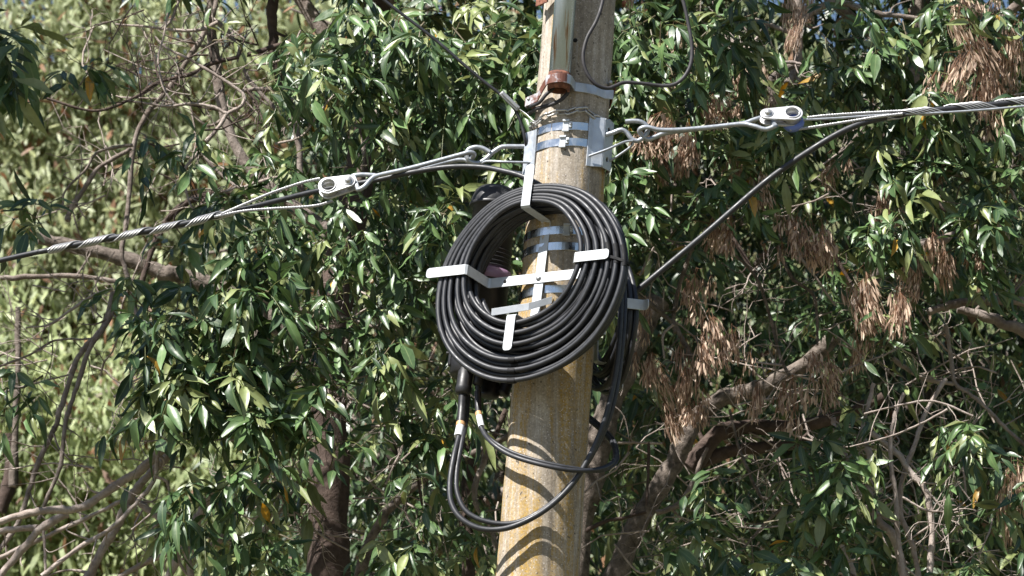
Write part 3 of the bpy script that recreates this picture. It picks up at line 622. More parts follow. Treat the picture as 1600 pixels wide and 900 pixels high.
# leaflet template: 6 stations, 3 across, folded along the midrib, drooping tip
ST = np.array([0, .14, .34, .58, .82, 1.0]); WD = np.array([.03, .26, .47, .45, .24, .015])
def leaves_arrays(P, D, N, Ln, Wd, curl, fold, C, simple=False):
    P, D, N = map(np.asarray, (P, D, N)); D = D/np.linalg.norm(D, axis=1)[:, None]
    N = N-D*np.sum(N*D, 1)[:, None]; N /= np.linalg.norm(N, axis=1)[:, None]+1e-9; S = np.cross(N, D); n = len(P)
    if simple: st, wd, ac = np.array([0, .35, .72, 1.0]), np.array([.06, .46, .36, .03]), np.array([-1, 1])
    else: st, wd, ac = ST, WD, np.array([-1, 0, 1])
    ns, na = len(st), len(ac)
    s = st[None, :, None]*np.ones((n, 1, na)); w = wd[None, :, None]*ac[None, None, :]*np.ones((n, 1, 1))
    Ln_ = Ln[:, None, None]; Wd_ = Wd[:, None, None]
    x = s*Ln_*(1-.12*np.abs(curl)[:, None, None]*s); y = w*Wd_; z = -curl[:, None, None]*Ln_*s*s*.55+np.abs(w)*Wd_*fold[:, None, None]*2
    if not simple: z = z+Wd_*.10*np.sin(s*9+P[:, 0][:, None, None]*90)*np.abs(ac)[None, None, :]
    V = P[:, None, None, :]+x[..., None]*D[:, None, None, :]+y[..., None]*S[:, None, None, :]+z[..., None]*N[:, None, None, :]
    V = V.reshape(-1, 3); k = ns*na; base = []
    for i in range(ns-1):
        for j in range(na-1): base.append((i*na+j, i*na+j+1, (i+1)*na+j+1, (i+1)*na+j))
    Q = (np.array(base)[None]+(np.arange(n)*k)[:, None, None]).reshape(-1, 4)
    cols = np.repeat(C, k, axis=0)
    rib = np.tile((1-np.abs(np.tile(ac, ns))) if not simple else np.zeros(k), n)
    return V, Q, cols, rib
def leafcolour(n, dark=(.022, .050, .019), light=(.105, .178, .060), yellow=.005, young=.12):
    t = rng.random(n)[:, None]**1.3; C = np.array(dark)*(1-t)+np.array(light)*t; C = C*rng.uniform(.8, 1.2, (n, 1))
    m = rng.random(n); C[m < young] = np.array((.19, .22, .085))*rng.uniform(.75, 1.15, ((m < young).sum(), 1)); k = m > 1-yellow
    C[k] = np.array((.42, .24, .03))*rng.uniform(.6, 1.2, (k.sum(), 1)); return C
def rv(s=1.0): return rng.normal(0, s, 3)

class Crown:
    "collects compound leaves: stalks as thin tubes and leaflets as arrays"
    def __init__(s): s.P = []; s.D = []; s.N = []; s.L = []; s.W = []; s.tw = []; s.y = []
    def compound(s, pos, d, L=.2, size=1.0):
        d = nz(d); droop = rng.uniform(.25, .8)*L; dn = A(0, 0, -1); ts = [0, .35, .7, 1.0]
        pts = [pos+d*L*q+dn*droop*q*q for q in ts]; s.tw.append((pts, .0016*size, .0009))
        side = nz(np.cross(d, A(0, 0, 1))+rv(.25)); young = rng.random() < .09
        pairs = [.42, .68, .92] if rng.random() < .6 else [.5, .88]
        for q in pairs:
            p = pos+d*L*q+dn*droop*q*q; fwd = nz(d*L+dn*2*droop*q)
            for sg in (-1, 1):
                if rng.random() < .08: continue
                dd = nz(side*sg*.95+fwd*rng.uniform(.45, 1.0)+dn*rng.uniform(.0, .95)+rv(.17)); s.leaf(p, dd, size, young)
        s.leaf(pts[-1], nz(nz(d*L+dn*2*droop)+dn*rng.uniform(0, .6)+rv(.15)), size*1.12, young)
    def leaf(s, p, dd, size, young=False):
        if p[1] < 1.7 and clear(*pix(p+dd*.05*size), .8) and rng.random() < .85: return
        nrm = nz(A(-.28, -.55, .65)+rv(.42)); l = rng.uniform(.048, .124)*size
        s.P.append(p+dd*.007); s.D.append(dd); s.N.append(nrm); s.L.append(l); s.W.append(l*rng.uniform(.20, .33)); s.y.append(young)
    def spray(s, pos, d, n=7, size=1.0, L=.3):
        "a leafy twig ending: stem plus opposite compound leaves"
        d = nz(d); pts = [pos-d*L, pos-d*L*.5+rv(.01), pos]; s.tw.append((pts, .0042*size, .0022)); side = nz(np.cross(d, rv()))
        for k in range(n):
            q = rng.uniform(0, 1)**.7; p = pos-d*L*(1-q); ang = k*1.57+rng.uniform(-.4, .4); o2 = np.cross(d, side)
            out = side*math.cos(ang)+o2*math.sin(ang); dd = nz(out*rng.uniform(.6, 1.1)+d*rng.uniform(.3, .9)+A(0, -.15, .1))
            s.compound(p, dd, rng.uniform(.09, .16)*size, size)
    def build(s, parent, m, name='crown', **kw):
        n = len(s.P); C = leafcolour(n, **kw); yy = np.array(s.y); C[yy] = np.array((.19, .225, .085))*rng.uniform(.8, 1.2, (yy.sum(), 1))
        V, Q, c, r = leaves_arrays(s.P, s.D, s.N, np.array(s.L), np.array(s.W), rng.uniform(-.3, 1.15, n), rng.uniform(.0, .55, n), C)
        TV = []; TQ = []; TC = []; off = len(V)
        for pts, r0, r1 in s.tw:
            P = np.array(pts); m_ = len(P); T = nz(P[-1]-P[0]); a = nz(np.cross(T, A(.1, 1, .2))); b = np.cross(T, a)
            rr = np.linspace(r0, r1, m_)
            ring = np.stack([P+rr[:, None]*(a*math.cos(k*2.0944)+b*math.sin(k*2.0944)) for k in range(3)], 1).reshape(-1, 3)
            q = [(i*3+k+off, i*3+(k+1) % 3+off, i*3+3+(k+1) % 3+off, i*3+3+k+off) for i in range(m_-1) for k in range(3)]
            TV.append(ring); TQ += q; TC += [(.13, .15, .045) if r0 < .003 else (.14, .115, .07)]*len(ring); off += len(ring)
        if TV: V = np.vstack([V]+TV); Q = np.vstack([Q, np.array(TQ)]); c = np.vstack([c, np.array(TC)]); r = np.r_[r, np.zeros(len(V)-len(r))]
        return fast_mesh(name, V, Q, parent, m, c, r)

def wob(P, r, amt=.25):
    "resample a limb finely and give it knots"
    P = smooth(P, 6); m = len(P); r = np.interp(np.linspace(0, 1, m), np.linspace(0, 1, len(r)), r)
    k = rng.uniform(0, 6, 3); i = np.arange(m); r = r*(1+amt*.35*np.sin(i*.9+k[0])+amt*.3*np.sin(i*2.3+k[1])*(rng.random(m)))
    return P+rng.normal(0, 1, (m, 3))*(np.minimum(r*.12, .0022))[:, None], r
def limb(pts, w, Y, parent, m, name='branch', twigs=0, Y2=None, sides=8):
    "pts photo pixels, w width in photo pixels at start and end"
    n = len(pts); Y2 = Y if Y2 is None else Y2
    P = np.array([at(p[0], p[1], Y+(Y2-Y)*i/max(1, n-1)) for i, p in enumerate(pts)])
    w0, w1 = (w if isinstance(w, tuple) else (w, w*.7)); sc = (12+Y)/math.cos(PITCH)/F
    Pw, rw = wob(P, [w0*sc/2, w1*sc/2]); mb = MB(); mb.tube(Pw, rw, sides if w0 < 20 else 14)
    for k in range(twigs):
        i = rng.integers(2, max(3, len(Pw)-1)); i = min(i, len(Pw)-1); T = nz(Pw[i]-Pw[i-1]); o = nz(np.cross(T, A(0, 1, 0))*rng.choice([-1, 1])+T*.6+A(0, rng.normal(0, .35), 0)); ln = rng.uniform(.05, .20)
        a = Pw[i]; b = a+o*ln*.5+rv(.012); c = a+o*ln+rv(.03)+A(0, 0, .02); q = smooth([a, b, c], 4); mb.tube(q, np.linspace(max(.0022, rw[i]*.45), .0013, len(q)), 5)
        if rng.random() < .6:
            b2 = b+nz(o+np.cross(T, A(0, 1, 0))*rng.choice([-1, 1])*.9)*ln*.4; mb.tube([b, (b+b2)/2+rv(.006), b2], [.002, .0016, .001], 4)
    return mb.build(name, m, parent)

gx = lambda px, Y: at(px, 450, Y)[0]
left = thing('ash_tree', (gx(520, 2.0), 2.0, 0), 'leafy ash tree with dark reddish trunk left of the pole, glossy leaves and bare branches', 'tree', 'trees behind the pole')
right = thing('ash_tree', (gx(960, 1.7), 1.7, 0), 'leafy ash tree right of the pole with leaning trunk and brown seed bunches', 'tree', 'trees behind the pole')
edge = thing('ash_tree', (gx(-260, .9), .9, 0), 'tree outside the left edge whose dark shaded leaves hang into the upper left corner', 'tree', 'trees behind the pole')
def trunk(root, pts, w, Y, m):
    "trunk from the ground through the traced pixels"
    n = len(pts); top = [at(p[0], p[1], Y) for p in pts]; b0 = np.array(root.location)-A(0, 0, .05)
    dl = nz(top[0]-top[1]); q1 = top[0]+dl*.5; P = [b0, b0*.6+q1*.4, b0*.25+q1*.75, q1]+top; sc = (12+Y)/math.cos(PITCH)/F; rr = [w[0]*sc*.85, w[0]*sc*.66, w[0]*sc*.56, w[0]*sc*.52]+list(np.linspace(w[0], w[1], n)*sc/2)
    Pw, rw = wob(np.array(P), rr, .12); mb = MB(); mb.tube(Pw, rw*1.0, 20); return mb.build('trunk', m, root)
trunk(left, [(512, 900), (514, 760), (512, 620), (520, 500), (535, 400), (560, 280), (575, 150), (590, 0), (600, -180)], (66, 40), 2.0, M['barkdark'])
trunk(right, [(962, 900), (990, 828), (1027, 767), (1056, 718), (1078, 672), (1110, 632), (1150, 617), (1205, 600), (1290, 540), (1380, 400), (1420, 200), (1440, -100)], (34, 20), 1.7, M['barktan'])
trunk(edge, [(-260, 900), (-255, 500), (-240, 200), (-200, -100), (-190, -400)], (60, 36), .9, M['bark'])

B = M['bark']; BP = M['barkpale']; BD = M['barkdark']; BT = M['barktan']
LB = [  # left tree: traced pixels, width, depth, material, twigs
 ([(345, -30), (335, 15), (320, 50), (295, 92), (262, 140), (232, 175), (210, 225), (200, 325), (195, 365), (190, 400), (205, 450), (215, 500)], (10, 7), 1.5, B, 5),
 ([(337, 32), (357, 50), (370, 75), (375, 95), (390, 125), (430, 170)], (9, 7), 1.4, B, 3),
 ([(68, 152), (145, 173), (205, 155), (245, 130), (300, 115), (330, 100), (400, 82), (470, 60)], (4, 9), 1.3, BD, 8),
 ([(180, 38), (230, 42), (285, 48), (320, 45), (340, 34)], (3, 8), 1.3, BP, 6),
 ([(242, 57), (260, 75), (295, 92), (322, 108), (355, 128), (380, 147), (378, 165), (355, 178), (345, 195), (322, 222)], (4, 7), 1.1, BP, 12),
 ([(200, 157), (230, 162), (262, 166), (300, 162), (335, 168), (355, 178)], (3, 6), 1.1, BP, 6),
 ([(262, 20), (255, 60), (247, 90), (253, 130), (262, 150), (272, 162)], (3, 4), 1.0, BP, 6),
 ([(280, 0), (268, 30), (255, 45)], (5, 4), 1.2, B, 2),
 ([(207, 227), (180, 230), (150, 240), (132, 267), (102, 298), (98, 322)], (6, 3), 1.2, B, 7),
 ([(205, 232), (155, 262), (132, 295), (112, 325), (105, 345)], (7, 9), 1.3, B, 3),
 ([(322, 225), (288, 267), (293, 308), (305, 335)], (6, 3), 1.0, BP, 8),
 ([(308, 225), (325, 252), (370, 291), (400, 285), (440, 275)], (5, 6), 1.1, BP, 5),
 ([(288, 300), (320, 295), (350, 300), (370, 291)], (2, 4), 1.0, BP, 6),
 ([(450, 300), (400, 306), (340, 302), (295, 315), (260, 345), (240, 385), (218, 450)], (15, 9), 1.9, BD, 2),
 ([(60, 372), (130, 388), (190, 402), (250, 425), (290, 433), (380, 470), (500, 560)], (20, 30), 2.3, BT, 1),
 ([(0, 435), (60, 432), (130, 432), (180, 440)], (9, 7), 2.1, B, 2),
 ([(178, 455), (162, 510), (140, 535), (120, 562), (107, 600), (88, 662), (82, 675), (57, 730), (35, 800), (20, 830), (-5, 865)], (9, 8), 1.3, B, 4),
 ([(178, 480), (162, 512), (140, 545), (120, 605), (102, 662), (95, 725), (72, 782), (60, 812)], (9, 6), 1.15, B, 4),
 ([(257, 700), (225, 730), (185, 757), (150, 780), (120, 795), (75, 797), (32, 805), (-10, 818)], (15, 11), 1.2, BT, 2),
 ([(262, 712), (225, 750), (203, 780), (186, 815), (165, 850), (138, 900), (120, 930)], (13, 14), 1.3, BT, 2),
 ([(105, 803), (65, 825), (32, 862), (-5, 905)], (14, 11), 1.4, BT, 1),
 ([(-10, 832), (30, 826), (60, 824)], (10, 10), 1.4, BT, 1),
 ([(192, 782), (140, 807), (75, 837), (-5, 874)], (6, 8), 1.5, BD, 3),
 ([(248, 700), (245, 722), (240, 752), (212, 787), (175, 825), (125, 855), (65, 900)], (6, 8), 1.0, BP, 4),
 ([(205, 775), (235, 800), (262, 825), (287, 852), (300, 900)], (10, 10), 1.5, B, 2),
 ([(245, 745), (262, 755), (262, 785), (240, 800), (205, 828)], (5, 3), 1.0, B, 2),
 ([(330, 770), (310, 810), (287, 842), (262, 905)], (16, 13), 1.6, BT, 1),
 ([(430, 720), (400, 765), (360, 820), (335, 850), (275, 862), (232, 877), (186, 902)], (10, 9), 1.3, BT, 4),
 ([(175, 452), (140, 465), (107, 487), (77, 507), (40, 512)], (7, 2.5), 1.2, BP, 8),
 ([(-5, 574), (45, 555), (87, 532), (135, 530), (155, 525)], (4, 3), 1.4, B, 5),
 ([(3, 613), (50, 600), (110, 585)], (3, 3), 1.5, B, 3),
 ([(28, 480), (28, 575), (25, 650), (20, 760)], (9, 12), 4.0, BT, 1),
 ([(15, 680), (18, 740), (0, 800)], (24, 22), 4.5, BD, 0),
 ([(420, 520), (400, 542), (332, 585), (305, 625), (290, 680)], (16, 9), 1.6, BT, 1),
 ([(68, 830), (70, 862), (71, 895)], (5, 4), 1.0, BP, 1),
 ([(400, 102), (437, 95), (455, 80), (470, 47)], (4, 3), 1.0, BP, 2),
 ([(380, 142), (400, 140), (445, 142), (457, 175), (467, 225), (470, 300)], (7, 11), 1.4, B, 3),
 ([(428, -20), (425, 30), (430, 90), (440, 140)], (18, 14), 1.8, BD, 1),
 ([(430, 225), (472, 212), (500, 175), (520, 150), (537, 135)], (4, 3), .8, BP, 3),
 ([(620, 160), (615, 215), (600, 260)], (10, 8), 1.2, BT, 1),
 ([(612, 143), (595, 167), (570, 217), (560, 300)], (9, 12), 1.5, B, 1),
 ([(700, 130), (770, 106), (800, 96), (860, 80)], (5, 5), .8, BT, 2),
 ([(420, 593), (450, 573), (472, 533), (497, 490)], (5, 8), 1.0, B, 3),
 ([(400, 460), (440, 478), (500, 490), (553, 502), (600, 515), (635, 515)], (10, 5), 1.1, BP, 5),
 ([(535, 555), (545, 520), (560, 470), (552, 430)], (5, 4), 1.2, BP, 3),
 ([(408, 470), (405, 520), (398, 580)], (24, 20), 2.2, BT, 0),
 ([(640, 580), (618, 560), (622, 548), (640, 545)], (4, 2), .9, BP, 4),
 ([(560, 620), (548, 700), (558, 800), (560, 930)], (34, 40), 5.5, BP, 1),
 ([(840, 650), (793, 682), (720, 718), (673, 742), (640, 765), (607, 797), (580, 840), (560, 905)], (8, 18), 1.6, BT, 3),
 ([(733, 640), (731, 740), (728, 820), (735, 930)], (18, 22), 2.6, BD, 1),
 ([(760, 690), (756, 720), (742, 760), (745, 790), (765, 820), (776, 860)], (10, 9), 1.3, B, 4),
 ([(790, 640), (760, 700), (700, 720)], (9, 7), 1.7, BD, 1),
 ([(650, 700), (652, 740), (660, 790)], (5, 4), 1.1, BD, 3),
 ([(450, 640), (500, 640), (560, 600)], (2, 1.5), .8, BP, 2),
 ([(410, 840), (450, 780), (470, 740), (480, 690)], (5, 4), 1.3, B, 3),
 ([(480, 860), (460, 800), (500, 835), (545, 860)], (3, 3), 1.0, BP, 3),
 ([(400, 860), (425, 800), (445, 760)], (8, 6), 1.6, B, 2),
 ([(660, 640), (690, 700), (640, 680)], (3, 2), 1.2, B, 2),
]
for pts, w, Y, m, tw in LB:
    if pts[0][1] > 690 and pts[0][0] < 440: m = BP; Y = Y-.25  # pale bark stands in for sunlight on the lower left branches
    limb(pts, w, Y, left, m, 'branch', tw)
RB = [
 ([(1030, 470), (1000, 520), (975, 580), (950, 640), (930, 720), (910, 800), (890, 930)], (34, 46), 2.3, BT, 2),
 ([(1078, 735), (1117, 682), (1160, 668), (1210, 667), (1290, 658), (1380, 620)], (30, 16), 1.8, BD, 1),
 ([(1092, 722), (1150, 703), (1217, 697), (1300, 690)], (22, 14), 1.85, BD, 1),
 ([(1025, 802), (1058, 790), (1078, 762), (1090, 735), (1105, 700)], (9, 6), 1.5, B, 2),
 ([(915, 830), (945, 815), (970, 810), (1010, 800)], (7, 5), 1.5, BD, 1),
 ([(965, 692), (1000, 692), (1035, 693)], (4, 4), 1.1, BP, 1),
 ([(1014, 690), (1013, 740), (1010, 790)], (5, 4), 1.1, BD, 1),
 ([(1082, 380), (1077, 400), (1063, 443), (1052, 497), (1056, 520)], (7, 7), .9, BT, 2),
 ([(990, 457), (1027, 483), (1053, 507), (1067, 533), (1080, 560)], (8, 8), .9, BT, 4),
 ([(1052, 507), (1036, 525), (1038, 560)], (5, 3), .85, BP, 1),
 ([(1150, 400), (1177, 427), (1193, 460), (1207, 510), (1220, 560), (1233, 587)], (5, 6), .95, BT, 5),
 ([(1155, 563), (1190, 567), (1222, 571)], (3, 4), .85, BP, 3),
 ([(1215, 385), (1222, 405), (1240, 437), (1270, 460), (1277, 500), (1277, 540)], (7, 4), .9, BT, 2),
 ([(1240, 375), (1253, 405), (1277, 437), (1305, 478)], (6, 3), .85, BP, 3),
 ([(1450, 487), (1492, 475), (1547, 469), (1610, 472), (1700, 480)], (12, 18), 1.2, B, 2),
 ([(1495, 482), (1547, 497), (1605, 520), (1700, 560)], (13, 24), 1.3, B, 1),
 ([(1535, 370), (1555, 420), (1560, 470)], (9, 9), 1.3, B, 2),
 ([(1478, 510), (1485, 550), (1492, 598), (1515, 615), (1537, 633), (1562, 660), (1605, 700)], (7, 6), 1.1, B, 4),
 ([(1297, 372), (1311, 411), (1330, 442)], (8, 5), 1.1, BD, 1),
 ([(1347, 683), (1360, 717), (1358, 767), (1367, 807), (1397, 840), (1413, 900)], (11, 14), 1.3, BT, 3),
 ([(1412, 615), (1400, 643), (1392, 683), (1393, 733), (1400, 777), (1403, 833), (1412, 905)], (6, 9), 1.1, B, 4),
 ([(1478, 592), (1447, 643), (1430, 693), (1410, 747), (1407, 797), (1427, 857), (1436, 905)], (7, 9), 1.2, B, 4),
 ([(1363, 677), (1400, 707), (1427, 743), (1447, 770), (1457, 830), (1452, 905)], (9, 10), 1.15, BT, 4),
 ([(1328, 698), (1387, 683), (1437, 663), (1480, 640)], (2, 4), .95, BP, 3),
 ([(1350, 647), (1407, 633), (1460, 627), (1520, 650)], (3, 4), 1.0, BP, 2),
 ([(1300, 650), (1305, 670), (1313, 693), (1327, 722)], (8, 7), 1.2, BT, 2),
 ([(1410, 777), (1447, 797), (1473, 800), (1490, 810)], (4, 2.5), 1.0, BP, 10),
 ([(1365, 600), (1355, 640), (1340, 690), (1325, 720)], (7, 5), 1.2, B, 2),
 ([(1445, 765), (1465, 785), (1482, 815), (1470, 830)], (4, 2), 1.0, BT, 10),
 ([(1265, 850), (1290, 870), (1300, 905)], (5, 9), 1.3, BT, 2),
 ([(1310, 850), (1325, 880), (1335, 910)], (18, 12), 1.7, BT, 2),
 ([(1247, -30), (1247, 30), (1247, 90), (1232, 130)], (16, 13), 1.5, B, 2),
 ([(1180, 30), (1225, 47), (1252, 57)], (6, 12), 1.4, B, 1),
 ([(1252, 30), (1300, 3), (1340, 12), (1370, 20), (1440, 30)], (12, 8), 1.4, B, 2),
 ([(1160, 94), (1200, 96), (1241, 98), (1260, 105)], (5, 6), 1.0, BP, 3),
 ([(1143, 50), (1150, 78), (1159, 87), (1172, 75), (1184, 58)], (8, 5), 1.0, BP, 2),
 ([(1240, 102), (1205, 124), (1208, 151), (1200, 180)], (12, 9), 1.2, BT, 3),
 ([(1090, 157), (1114, 155), (1143, 155), (1172, 167), (1188, 178)], (3, 5), .9, BT, 3),
 ([(1040, 52), (1060, 44), (1090, 40)], (4, 3), .9, BP, 1),
 ([(1460, 40), (1450, 70), (1445, 95)], (6, 5), .8, BT, 1),
 ([(1525, 230), (1550, 252), (1572, 280), (1590, 320)], (6, 6), .85, BP, 2),
 ([(1500, 215), (1530, 205), (1560, 190)], (3, 3), .8, BT, 2),
 ([(1250, 780), (1215, 800), (1185, 830), (1150, 870)], (6, 4), 1.3, B, 3),
 ([(1140, 640), (1155, 700), (1185, 770), (1200, 780)], (4, 6), 1.1, BT, 4),
 ([(960, 850), (1000, 895), (1040, 880)], (3, 3), 1.3, BP, 2),
 ([(980, 560), (960, 600), (945, 660)], (6, 5), 1.6, BP, 2),
 ([(1000, 430), (1020, 390), (1045, 350), (1050, 300)], (4, 3), 1.1, BP, 1),
 ([(1395, 560), (1440, 590), (1490, 600)], (8, 7), 1.9, BD, 1),
 ([(1480, 330), (1440, 300), (1390, 230), (1360, 160)], (9, 6), 1.6, BD, 1),
 ([(1070, 300), (1110, 330), (1150, 380), (1180, 430)], (10, 6), 1.8, BD, 1),
]
for pts, w, Y, m, tw in RB:
    if pts[0][1] > 550 and pts[0][0] > 1290: m = BP; Y = Y-.4  # sunlit look of the lower right branches is put into paler bark
    limb(pts, w, Y, right, m, 'branch', tw)
def fine_twigs(root, zones, m):
    mb = MB()
    def grow(p, d, ln, r_, lv):
        k = 5; P = [p]
        for i in range(k): d = nz(d+rv(.22)); P.append(P[-1]+d*ln/k)
        mb.tube(P, np.linspace(r_, r_*.5, k+1), 5 if r_ > .002 else 4, cap=False)
        if lv > 0:
            for i in range(1, k+1):
                if rng.random() < .62: grow(P[i], nz(d+rv(.75)*A(1, .7, 1)), ln*rng.uniform(.35, .65), r_*.58, lv-1)
    for x0, y0, x1, y1, n, Y0, Y1, ln in zones:
        for _ in range(n):
            Y = rng.uniform(Y0, Y1); a = rng.uniform(0, 6.28); grow(at(rng.uniform(x0, x1), rng.uniform(y0, y1), Y), A(math.cos(a), rng.normal(0, .3), math.sin(a)), ln*rng.uniform(.6, 1.3), rng.uniform(.0022, .0046), 2)
    return tag(mb.build('twigs', m, root), kind='stuff')
fine_twigs(left, [(200, 0, 420, 280, 26, .9, 1.9, .30)], BD)
fine_twigs(left, [(60, 60, 460, 330, 16, 1.0, 2.2, .3), (0, 440, 300, 900, 26, .9, 2.2, .36), (340, 600, 800, 900, 30, 1.0, 2.4, .36), (420, 380, 700, 600, 12, .8, 1.6, .3)], BP)
fine_twigs(right, [(980, 400, 1320, 700, 18, .8, 1.8, .3), (1250, 560, 1600, 900, 30, .9, 2.0, .38), (960, 680, 1250, 900, 14, 1.2, 2.2, .36), (1000, 0, 1600, 380, 22, .7, 1.6, .28)], BP)
# heavy limbs that carry the crowns above the frame
for root, lst in ((left, [([(590, 20), (700, -150), (800, -420)], (30, 12), 2.0), ([(575, 150), (450, -30), (300, -250)], (28, 12), 2.0), ([(540, 380), (380, 250), (330, 40), (340, -160)], (22, 12), 1.9)]),
                  (right, [([(1420, 200), (1600, 0), (1900, -200)], (24, 10), 1.7), ([(1380, 400), (1600, 330), (1800, 200)], (20, 9), 1.7), ([(1425, 100), (1250, -50), (1100, -300)], (22, 10), 1.7)])):
    for pts, w, Y in lst: limb(pts, w, Y, root, M['bark'], 'branch', 2)

GRID = """7 1 1 1 5 9 9 9 8 8 9 8 7 8 8 8
5 0 0 0 4 9 9 9 8 8 9 9 8 9 8 8
0 1 2 1 4 8 9 8 6 9 9 9 9 9 9 9
2 2 1 2 6 9 9 5 5 8 9 6 9 8 8 9
1 1 4 7 9 9 8 7 2 5 2 2 5 5 6 5
1 3 9 9 8 7 7 5 1 2 2 2 3 5 4 3
1 2 9 8 7 7 6 3 0 2 2 2 3 4 2 3
1 1 6 4 4 4 4 2 0 2 3 5 8 5 2 4
1 1 2 2 4 5 4 3 0 2 4 6 7 4 2 3"""
CLEAR = [((1290, 265), (1350, 320), 44), ((1180, 410), (1240, 440), 50), ((1100, 385), (1150, 400), 26), ((1330, 560), (1440, 580), 40), ((1560, 560), (1600, 600), 40), ((470, 230), (500, 270), 26), ((1000, 600), (960, 700), 30), ((1240, 20), (1260, 100), 26), ((962, 900), (1056, 718), 46), ((1056, 718), (1110, 632), 40), ((1110, 632), (1230, 600), 34), ((512, 900), (512, 640), 10), ((0, 815), (257, 707), 44), ((262, 712), (140, 890), 44), ((20, 870), (110, 800), 30),
         ((240, 60), (380, 150), 46), ((320, 20), (240, 170), 40), ((200, 160), (350, 178), 26), ((120, 270), (200, 230), 24), ((205, 240), (195, 400), 22), ((1090, 430), (1100, 600), 60), ((1060, 400), (1000, 560), 40), ((1180, 580), (1270, 620), 56), ((1345, 450), (1430, 450), 48), ((1462, 370), (1462, 420), 36),
         ((1262, 360), (1290, 400), 46), ((1130, 350), (1130, 400), 36), ((1500, 90), (1530, 180), 26), ((1450, 487), (1600, 500), 30), ((1395, 650), (1420, 900), 36), ((1470, 600), (1410, 750), 24), ((1360, 690), (1440, 780), 24), ((560, 620), (556, 900), 26), ((793, 687), (600, 810), 26), ((1180, 420), (1230, 580), 28), ((1040, 200), (1070, 250), 36), ((165, 500), (60, 780), 26), ((120, 385), (250, 425), 26)]
def clear(px, py, k=1.0):
    for (ax_, ay), (bx, by), r_ in CLEAR:
        dx, dy = bx-ax_, by-ay; q = min(1, max(0, ((px-ax_)*dx+(py-ay)*dy)/(dx*dx+dy*dy+1e-9)))
        if math.hypot(px-ax_-q*dx, py-ay-q*dy) < r_*k: return True
    return False
def pix(p):
    v = np.asarray(p)-CAM; d = np.dot(v, fw); return 800+F*v[0]/d, 450-F*np.dot(v, up)/d
GRID = [list(map(float, l.split())) for l in GRID.split('\n')]
cl, cr, ce = Crown(), Crown(), Crown()
def dens(px, py):
    x = min(15, max(0, int(px//100))); y = min(8, max(0, int(py//100))); return GRID[y][x]
for j in range(9):
    for i in range(16):
        d_ = GRID[j][i]; cnt = d_/9*4.7; cnt = int(cnt)+(rng.random() < cnt % 1)
        for k in range(cnt):
            px = i*100+rng.uniform(0, 100); py = j*100+rng.uniform(0, 100)
            if i == 0 and j < 2: px = rng.uniform(-60, 28)
            if 790 < px < 940 and py > 280: continue
            if clear(px, py, 1.25): continue
            Y = .50+abs(rng.normal(0, .30)); p = at(px, py, Y); d = nz(A(rng.normal(0, .6), -.55, rng.normal(-.1, .5)))
            C_ = ce if i == 0 and j < 2 else (cl if px < 880 else cr)
            sz = 1.3 if C_ is ce else (1.12 if (px < 500 and py > 400) else 1.0)
            C_.spray(p, d, rng.integers(5, 9), sz*rng.uniform(.85, 1.1), rng.uniform(.10, .22))
for k in range(16): cr.spray(at(rng.uniform(1260, 1440), rng.uniform(380, 585), rng.uniform(1.25, 1.5)), nz(A(rng.normal(0, .6), -.5, rng.normal(0, .5))), 6, 1.0, .15)
# inner layer, in the shade behind the first
for k in range(420):
    px = rng.uniform(430, 1640); py = rng.uniform(-60, 960)
    if rng.random() > (.25+.08*dens(px, py) if px > 900 else .08*dens(px, py)): continue
    Y = rng.uniform(2.3, 3.4); C_ = cl if px < 880 else cr; C_.spray(at(px, py, Y), nz(A(rng.normal(0, .7), -.3, rng.normal(0, .6))), 6, 1.0, .3)
# the rest of the crowns, outside the frame: above, right and below
def shell(C_, n, x0, x1, y0, y1, z0, z1):
    for _ in range(n):
        p = A(rng.uniform(x0, x1), rng.uniform(y0, y1), rng.uniform(z0, z1))
        ztop = at(800, 0, p[1])[2]+.3; zbot = at(800, 900, p[1])[2]-.3
        if z0 > 6 and p[2] < ztop: p[2] = ztop+rng.uniform(0, 1.2)
        if z1 < 4.1 and p[2] > zbot: p[2] = zbot-rng.uniform(0, .5)
        if z0 > 6: p[1] = max(p[1], .85+(p[2]-6.3)*.75)+rng.uniform(0, .2)
        C_.spray(p, nz(A(rng.normal(0, .6), -.4, rng.normal(.1, .5))), 7, 1.05, .3)
shell(cr, 520, .1, 3.6, .55, 3.6, 6.35, 8.2); shell(cl, 330, -1.6, .1, .6, 3.6, 6.35, 8.2)
shell(cr, 70, 2.1, 3.6, .8, 3.5, 4.0, 6.4); shell(cl, 40, -1.2, .2, .9, 3.0, 2.9, 4.0); shell(cr, 60, .2, 2.6, .9, 3.2, 2.8, 3.95)
shell(ce, 60, -4.0, -2.7, 1.3, 2.4, 5.2, 6.4)
for _ in range(110): ce.spray(A(rng.uniform(-3.05, -2.2), rng.uniform(-.5, .3), rng.uniform(6.95, 7.9)), nz(A(rng.normal(0, .6), -.4, rng.normal(.1, .5))), 7, 1.1, .3)  # unseen sprays added overhead to shade the upper left corner leaves
crownL = cl.build(left, M['leaf']); crownR = cr.build(right, M['leaf'], yellow=.010); crownE = ce.build(edge, M['leaf'])

